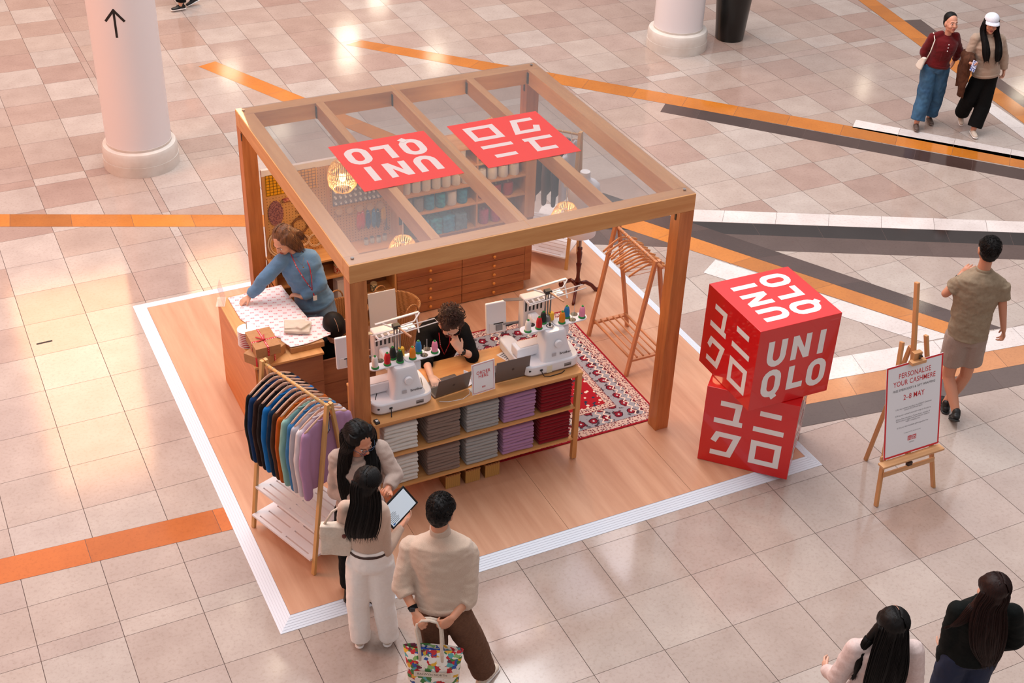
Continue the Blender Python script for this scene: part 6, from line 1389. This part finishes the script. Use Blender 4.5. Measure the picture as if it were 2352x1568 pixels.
# --- woman in cap
t, J, M, Xs, Fr, U, off = person('woman in white cap, beige jumper and black flared trousers carrying a brown coat', JOINTS['p6'], Vector((-.50, -.80, .0)), '#cf967c',
    dict(mat=knit('knit_sand', '#b9a08d', '#a88f7c', 240, .35), e=.028, hem=-.02, fold=.008, hemband=True, boxy=.17, collar=(.058, .03)), dict(kind='pants', mat=black_c, e=.010, w=.042, up=.035, fold=.006), shoe_w, sc=.94,
    hands={'L': dict(curl=.6), 'R': dict(n=(.2, .3, .9), curl=.6)}, toe={'L': TOC, 'R': TOC, 'pR': .5}, hs=1.04)
g = lambda x, y, z: M @ Vector((x, y, z))
ph = []
for q in (1, -1):
    ph.append([(g(q*.055, -.01, .06), .035, .055, Xs), (g(q*.076, -.005, -.02), .026, .050, Xs), (g(q*.082, .01, -.10), .032, .044, Xs), (J['neck']+Xs*q*.085+Fr*.115-U*.06, .043, .035, Xs), (J['neck']+Xs*q*.080+Fr*.165-U*.17, .048, .030, Xs), (J['neck']+Xs*q*.072+Fr*.172-U*.27, .030, .018, Xs)])
ph.append([(g(0, -.04, .05), .07, .06, Xs), (g(0, -.07, -.04), .085, .045, Xs), (J['neck']-Fr*.08-U*.02, .09, .035, Xs)])
hair_long(t, M, ph, hair_blk, seed=8, strands=40, cap=False)
cap_m = cloth('cap_white', '#e6e8f0', '#d8dae4'); R = M.to_3x3()
cap_o = blob(MB().ell(g(0, -.018, .055), (.090, .106, .074), R, 26, 16), 'cap', cap_m, t, .006, 2)
mb = MB(); 
top_, bot_ = [], []
for i in range(17):
    a = -1.15+2.3*i/16; ix, iy = .086*math.sin(a), .086*math.cos(a); ox, oy = .092*math.sin(a), .082*math.cos(a)+.085*math.cos(a*.9)
    top_.append((g(ix, iy, .038), g(ox, oy, .022-.012*math.sin(a)**2)))
for i in range(16):
    a, b_ = top_[i], top_[i+1]; mb.add([a[0], a[1], b_[1], b_[0]], [(0, 1, 2, 3)])
o = mb.build('cap_brim', cap_m, cap_o, smooth=True); sd_ = o.modifiers.new('s', 'SOLIDIFY'); sd_.thickness = .004
ct = thing('coat', 'dark brown coat draped over the right arm of the woman in the white cap', 'coat', tuple(off)); cm = cloth('coat_brown', '#5a3828', '#482b1e', 20)
w0, e0 = J['wrR'], J['elR']; mid_ = (w0+e0)/2
b = MB(); ax = (e0-w0).normalized(); b.cap(e0+ax*.02+Vector((0, 0, .015)), w0+ax*.05+Vector((0, 0, .012)), .088, .072)
for k, (s_, ln, w) in enumerate(((0, .42, .085), (.35, .36, .075), (.7, .52, .08), (1.0, .30, .07))):
    c = e0.lerp(w0+ax*.05, s_); dn = Vector((-.06+.10*s_, .02, -1)).normalized(); b.loft([(c, .075, .07), (c+dn*ln*.45+Vector((-.01, 0, 0)), .055, w), (c+dn*ln, .020, w*.75)], 14)
blob(b, 'cloth', cm, ct, .009, 4, folds(.016, 3, (26, 26, 5)))
ptn = mat('phone_case', '#3b4a8c', .3, kind='voronoi', col2='#e6e2ee', scale=60)
o = MB().box((0, 0, 0), (.074, .009, .150)).build('phone', ptn, None, bevel=.004, loc=JOINTS['p6']['hnR'], rot=(-.62, .45, -.47)); tag(o, 'patterned phone held by the woman in the white cap', 'phone')
o.location = Vector(JOINTS['p6']['hnR'])+Vector((-.03, -.055, .0))
# --- two women at bottom right
t, J, M, Xs, Fr, U, off = person('woman with very long straight black hair in a pale pink top at the bottom edge', JOINTS['p7'], LK+Vector((-.05, 0, -.35)), '#dcaa92',
    dict(mat=cream_top, e=.024, hem=-.04, fold=.006), dict(kind='pants', mat=denim_l, e=.006, w=.02), shoe_w, sc=.95, face=False)
g = lambda x, y, z: M @ Vector((x, y, z)); B = -Fr
hair_long(t, M, [[(g(0, -.03, .07), .070, .065, Xs), (g(0, -.05, .0), .088, .066, Xs), (J['neck']+B*.085+U*.06, .105, .05, Xs), (J['neck']+B*.125-U*.05, .118, .040, Xs), (J['neck']+B*.145-U*.18, .120, .034, Xs), (J['neck']+B*.14-U*.32, .105, .028, Xs), (J['neck']+B*.13-U*.44, .085, .02, Xs)],
    [(g(-.06, .0, .0), .03, .04, Xs), (J['neck']-Xs*.13+B*.02+U*.02, .030, .020, Xs), (J['neck']-Xs*.155+B*.06-U*.12, .020, .012, Xs), (J['neck']-Xs*.16+B*.06-U*.22, .008, .006, Xs)]], hair_blk, seed=21, strands=170)
parting(M, 1.0, (.083, .094, .088)).build('hair_parting', skin_mat('#dcaa92'), t)
t, J, M, Xs, Fr, U, off = person('woman with long reddish-brown hair and a black jumper in the bottom right corner', JOINTS['p8'], LK+Vector((-.10, 0, -.25)), '#dcaa92',
    dict(mat=dkgreen, e=.024, hem=-.04, fold=.008), dict(kind='pants', mat=mat('denim_navy', '#14203c', .85), e=.014, w=.02), shoe_b, sc=.98, face=False, hands={'L': dict(n=(0, 0, 1), curl=.8)})
g = lambda x, y, z: M @ Vector((x, y, z)); B = -Fr
hair_long(t, M, [[(g(0, -.03, .07), .070, .065, Xs), (g(0, -.05, .0), .088, .066, Xs), (J['neck']+B*.085+U*.06, .100, .05, Xs), (J['neck']+B*.13-U*.05, .115, .042, Xs), (J['neck']+B*.155+Xs*.02-U*.18, .110, .036, Xs), (J['neck']+B*.15+Xs*.06-U*.32, .075, .028, Xs), (J['neck']+B*.14+Xs*.075-U*.40, .045, .02, Xs)],
    [(g(-.05, -.03, .0), .03, .05, Xs), (J['neck']-Xs*.10+B*.07+U*.0, .042, .030, Xs), (J['neck']-Xs*.16+B*.07-U*.10, .028, .018, Xs), (J['neck']-Xs*.20+B*.05-U*.16, .008, .006, Xs)]], hair_brn, seed=22, strands=150)
# --- woman in blue at the wrapping counter
t, J, M, Xs, Fr, U, off = person('woman in a blue jumper with fair wavy hair leaning over the wrapping counter', JOINTS['p9'], Vector((-.90, -.42, -.62)), '#e0a98c',
    dict(mat=blue_k, e=.026, hem=-.02, fold=.009, se=.9, boxy=.165, hemband=True), dict(kind='pants', mat=denim_l, e=.018, w=.035, fold=.010), shoe_w, sc=.98,
    hands={'R': dict(n=(.1, .1, -1), curl=.25), 'L': dict(n=(-.3, .2, -.9), curl=.35)}, toe={'L': TOC, 'R': TOC})
g = lambda x, y, z: M @ Vector((x, y, z)); B = -Fr
b = []; 
for q, fw in ((1, .0), (-1, .0)):
    b.append([(g(q*.045, -.02, .08), .045, .055, M.to_3x3() @ Vector((1, 0, 0))), (g(q*.074, -.025, .0), .030, .058, M.to_3x3() @ Vector((1, 0, 0))), (g(q*.082, -.035, -.09), .030, .050, M.to_3x3() @ Vector((1, 0, 0))), (g(q*.078, -.035, -.145), .018, .034, M.to_3x3() @ Vector((1, 0, 0)))])
b.append([(g(0, -.05, .05), .075, .06, Xs), (g(0, -.085, -.04), .085, .045, Xs), (g(0, -.09, -.13), .080, .030, Xs)])
hair_long(t, M, b, hair_bld, seed=31, strands=70, amp=.006)
for q in (-1, 1): MB().tube([J['neck']+Xs*q*.06+Fr*.04+U*.02, J['neck']+Xs*q*.06+Fr*.150-U*.06, J['neck']+Xs*q*.035+Fr*.178-U*.18, J['neck']+Fr*.185-U*.30], .004, 6).build('lanyard', rib, t, smooth=True)
MB().tube([J['neck']+Fr*.185-U*.30, J['neck']+Fr*.19-U*.36], .005, 6).build('lanyard_tail', rib, t); MB().box(J['neck']+Fr*.19-U*.39, (.035, .004, .05)).build('name_badge', logo_w, t)
MB().tube([J['neck']+Xs*.04+Fr*.09+U*.01, J['neck']+Fr*.135-U*.055, J['neck']-Xs*.04+Fr*.09+U*.01], .0014, 5).build('necklace', scr, t); MB().ell(J['neck']+Fr*.148-U*.065, (.006, .004, .007)).build('pendant', scr, t, smooth=True)
# --- curly-haired man at the counter
t, J, M, Xs, Fr, U, off = person('curly-haired man in a black jumper sitting at the counter with his hand over his mouth', JOINTS['p10'], Vector((-.03, -.60, -.80)), '#e0b29a',
    dict(mat=black_c, e=.024, hem=-.02, sleeve='half', fold=.006, se=1.0), dict(kind='pants', mat=black_c, e=.012), shoe_b, male=True, sc=.98, head_up=(0, -.3, 1),
    hands={'L': dict(n=(.1, .9, .2), curl=.55), 'R': dict(n=(0, .1, -1), curl=.35)}, sole='#222222', toe={'L': Vector((0, -1, 0)), 'R': Vector((0, -1, 0))})
hair_short(t, M, hair_cur, 1.06, True, 41, .012); g = lambda x, y, z: M @ Vector((x, y, z))
gl = MB()
for q in (-1, 1): gl.tube([g(q*.031+.023*math.cos(a), .102-.004*abs(math.cos(a)), -.004+.019*math.sin(a)) for a in np.linspace(0, 2*PI, 20, endpoint=False)], .0018, 6, closed=True); gl.tube([g(q*.054, .098, .0), g(q*.076, .06, .002), g(q*.080, .0, -.002)], .0018, 6)
gl.build('glasses', mat('glasses_red', '#6a1c20', .3), t, smooth=True)
MB().tube([J['neck']-Xs*.05+Fr*.09, J['neck']-Xs*.045+Fr*.15-U*.10, J['neck']-Xs*.02+Fr*.165-U*.24], .004, 6).build('lanyard', rib, t, smooth=True); MB().tube([J['neck']+Xs*.05+Fr*.09, J['neck']+Xs*.03+Fr*.15-U*.12, J['neck']-Xs*.02+Fr*.165-U*.24], .004, 6).build('lanyard', rib, t, smooth=True)
w0 = J['wrL'].lerp(J['elL'], .18); MB().loft([(J['wrL'].lerp(J['elL'], .10), .030, .030), (J['wrL'].lerp(J['elL'], .24), .032, .032)], 20).build('watch_strap', black_c, t); MB().box(w0-Vector((0, .032, -.004)), (.034, .012, .036)).build('watch_case', mat('watch', '#1b1d22', .2), t, bevel=.004)
for nm, x, y, h in (('round black stool under the curly-haired man at the counter', 2.055, 1.99, .45), ('round black stool beside the wrapping counter under the seated dark-haired person', 1.33, 2.66, .23)):
    q = thing('stool', nm, 'stool', (x, y, .059)); MB().lathe([(.17, h-.05), (.18, h-.04), (.18, h-.01), (.16, h)], n=28).build('seat', black_c, q, auto=True)
    for k in range(4): a = PI/4+k*PI/2; MB().beam((.17*math.cos(a), .17*math.sin(a), 0), (.12*math.cos(a), .12*math.sin(a), h-.051), .022, .022).build('leg', bolt_m, q)
# --- seated dark-haired person behind the low screen
JOINTS['p11'] = dict(head=(1.295, 2.35, .955), neck=(1.31, 2.42, .80), shL=(1.15, 2.44, .74), shR=(1.47, 2.40, .74), elL=(1.13, 2.36, .52), wrL=(1.22, 2.26, .40), hnL=(1.27, 2.235, .35), elR=(1.49, 2.32, .52), wrR=(1.42, 2.26, .40), hnR=(1.38, 2.235, .35), hipL=(1.25, 2.62, .36), hipR=(1.41, 2.62, .36), knL=(1.20, 2.34, .46), knR=(1.44, 2.34, .46), anL=(1.20, 2.36, .13), anR=(1.44, 2.36, .13))
t, J, M, Xs, Fr, U, off = person('dark-haired person in black crouched behind the low timber screen, only the head showing', JOINTS['p11'], Vector((.1, -.9, -.75)), '#d9a98f',
    dict(mat=black_c, e=.018, hem=0), dict(kind='pants', mat=black_c, e=.01), shoe_b, sc=.92, face=False, toe={'L': Vector((0, -1, 0)), 'R': Vector((0, -1, 0))}, sole='#222222')
b = MB(); hair_cap(b, M, 1.08, 0, (.086, .106, .094)); blob(b, 'hair', hair_blk, t, .007, 3); g = lambda x, y, z: M @ Vector((x, y, z))
parting(M, 1.08, (.086, .106, .094)).build('hair_parting', skin_mat('#d9a98f'), t)
# --- walker cut off by the top edge
JOINTS['p12'] = dict(head=(2.60, 13.2, 1.60), neck=(2.62, 13.2, 1.44), shL=(2.62, 13.04, 1.38), shR=(2.66, 13.38, 1.38), elL=(2.70, 12.98, 1.12), wrL=(2.60, 12.96, .90), hnL=(2.57, 12.96, .82), elR=(2.62, 13.44, 1.12), wrR=(2.50, 13.44, .92), hnR=(2.46, 13.44, .84), hipL=(2.64, 13.12, .88), hipR=(2.64, 13.28, .88), knL=(2.60, 13.11, .47), knR=(2.68, 13.27, .47), anL=(2.56, 13.10, .09), anR=(2.80, 13.24, .12))
person('walker in black sneakers and black trousers cut off by the top edge of the photo', JOINTS['p12'], Vector((-1, 0, 0)), '#d9a98f', dict(mat=black_c, e=.02, hem=0), dict(kind='pants', mat=black_c, e=.012, w=.02, up=.05), shoe_b, sc=1.0, toe={'L': Vector((-1, -.05, 0)), 'R': Vector((-1, .0, 0)), 'pR': .35})

# ================================================================ THINGS THE PEOPLE HOLD
tb = [Vector((.900, -.240, 1.298)), Vector((.987, -.284, 1.190)), Vector((.776, -.345, 1.077)), Vector((.718, -.315, 1.212))]
cx_ = sum(tb, Vector())/4; X_ = ((tb[1]-tb[2])+(tb[0]-tb[3])).normalized(); Y_ = ((tb[0]-tb[1])+(tb[3]-tb[2])); Y_ = (Y_-X_*Y_.dot(X_)).normalized(); Rt = Matrix((X_, Y_, X_.cross(Y_))).transposed()
if Rt.col[2].z < 0: Rt = Matrix((X_, -Y_, -X_.cross(Y_))).transposed()
t = thing('tablet', 'tablet with a bright white screen in the hands of the woman in white trousers', 'tablet', tuple(cx_)); t.rotation_euler = Rt.to_euler()
MB().box((0, 0, 0), (.262, .186, .010)).build('case', mat('tablet_black', '#141416', .3), t, bevel=.004)
s_ = MB().bx(-.116, .116, -.079, .079, .0052, .0058).build('screen', mat('tablet_screen', '#c3d0dc', .15, emit=.45), t)
for k in range(7): MB().bx(-.108, -.045+.006*(k % 3), -.066+.012*k, -.062+.012*k, .0059, .0061).build('text_line', mat('screen_grey', '#7f8a98', .4), s_)
MB().bx(-.108, -.09, -.074, -.062+.0, .0059, .0062).build('button', mat('screen_blue', '#2a6fc0', .4), s_)
# cream handbag on the shoulder of the woman in white trousers
t = thing('shoulder_bag', 'cream canvas bag at the left hip of the woman in white trousers', 'bag', (.385, -.285, .92), -.47)
blob(MB().box((0, 0, .14), (.22, .07, .27)), 'body', cloth('canvas_cream', '#dccdbd', '#cfc0b0'), t, .010, 4, ndisp(.010, (12, 12, 12)))
MB().tube([(-.08, 0, .27), (-.02, .01, .38), (.09, .03, .46), (.14, .03, .38), (.09, 0, .27)], .009, 8).build('strap', cloth('canvas_cream', '#dccdbd', '#cfc0b0'), t, smooth=True); MB().ell((.06, -.04, .20), (.015, .008, .02)).build('toggle', maho, t, smooth=True)
# patterned tote
tot = bpy.data.materials.new('tote_print'); tot.use_nodes = True; n = tot.node_tree.nodes; L = tot.node_tree.links; b_ = n['Principled BSDF']; b_.inputs['Roughness'].default_value = .6
tc = n.new('ShaderNodeTexCoord'); vo = n.new('ShaderNodeTexVoronoi'); vo.inputs['Scale'].default_value = 32; nz = n.new('ShaderNodeTexNoise'); nz.inputs['Scale'].default_value = 16; nz.inputs['Detail'].default_value = 4; L.new(tc.outputs['Object'], nz.inputs[0])
ad = n.new('ShaderNodeMix'); ad.data_type = 'RGBA'; ad.inputs[0].default_value = .08; L.new(tc.outputs['Object'], ad.inputs[6]); L.new(nz.outputs['Color'], ad.inputs[7]); L.new(ad.outputs[2], vo.inputs['Vector'])
sx_ = n.new('ShaderNodeSeparateColor'); L.new(vo.outputs['Color'], sx_.inputs[0]); r = n.new('ShaderNodeValToRGB'); r.color_ramp.interpolation = 'CONSTANT'; els = r.color_ramp.elements
els[0].color = lin('#ece4da'); els[1].color = lin('#c2202a'); els[1].position = .34
for p_, c_ in ((.46, '#3f7a3a'), (.58, '#e9dfd2'), (.66, '#2a4f9c'), (.74, '#e0a92c'), (.81, '#5aa6a8'), (.88, '#6e1f3c'), (.94, '#8fb26a')):
    k = els.new(p_); k.color = lin(c_)
L.new(sx_.outputs[0], r.inputs[0]); L.new(r.outputs[0], b_.inputs['Base Color'])
t = thing('tote_bag', 'colourful printed tote bag lettered BALWYN NORTH held behind the man in the oatmeal jumper', 'bag', (.728, -1.205, .395), -.52)
mb = MB(); mb.loft([((0, 0, 0), .165, .055, (1, 0, 0), (0, 1, 0)), ((0, 0, .01), .175, .06, (1, 0, 0), (0, 1, 0)), ((0, 0, .18), .185, .055, (1, 0, 0), (0, 1, 0)), ((.0, 0, .335), .205, .030, (1, 0, 0), (0, 1, 0))], 28, caps=False); mb.quad([(.165*math.cos(a), .055*math.sin(a), 0) for a in np.linspace(0, 2*PI, 28, endpoint=False)])
o = mb.build('body', tot, t, smooth=True); sdm = o.modifiers.new('s', 'SOLIDIFY'); sdm.thickness = .003
M_t = frame((0, -.062, .135), (1, 0, 0), (0, -.0, 1)); bandm = MB(); F = M_t
bandm.quad([F @ Vector(p) for p in ((-.125, -.028, 0), (.125, -.028, 0), (.125, .022, 0), (-.125, .022, 0))]); p_ = bandm.build('name_band', cloth('canvas_cream', '#dccdbd', '#cfc0b0'), t)
text('lettering', 'BALWYN NORTH', .027, F @ Matrix.Translation((0, -.003, .0006)), mat('ink_brown', '#5a4a44', .6), p_, sx=.95)
blob(MB().box((0, 0, .24), (.20, .035, .14)), 'blue_contents', mat('blue_film', '#1746b0', .35), t, .009, 2, ndisp(.010, (30, 30, 30)))
for sy in (-1, 1):
    MB().tube([(-.085, sy*.036, .24), (-.088, sy*.036, .33), (-.098, sy*.030, .43), (-.112, sy*.022, .50), (-.105, sy*.014, .555), (-.075, sy*.010, .585), (-.02, sy*.010, .592), (.03, sy*.012, .58), (.052, sy*.02, .53), (.058, sy*.03, .43), (.062, sy*.036, .33), (.066, sy*.036, .24)], .011, 8).build('handle', cloth('canvas_cream', '#dccdbd', '#cfc0b0'), t, smooth=True)
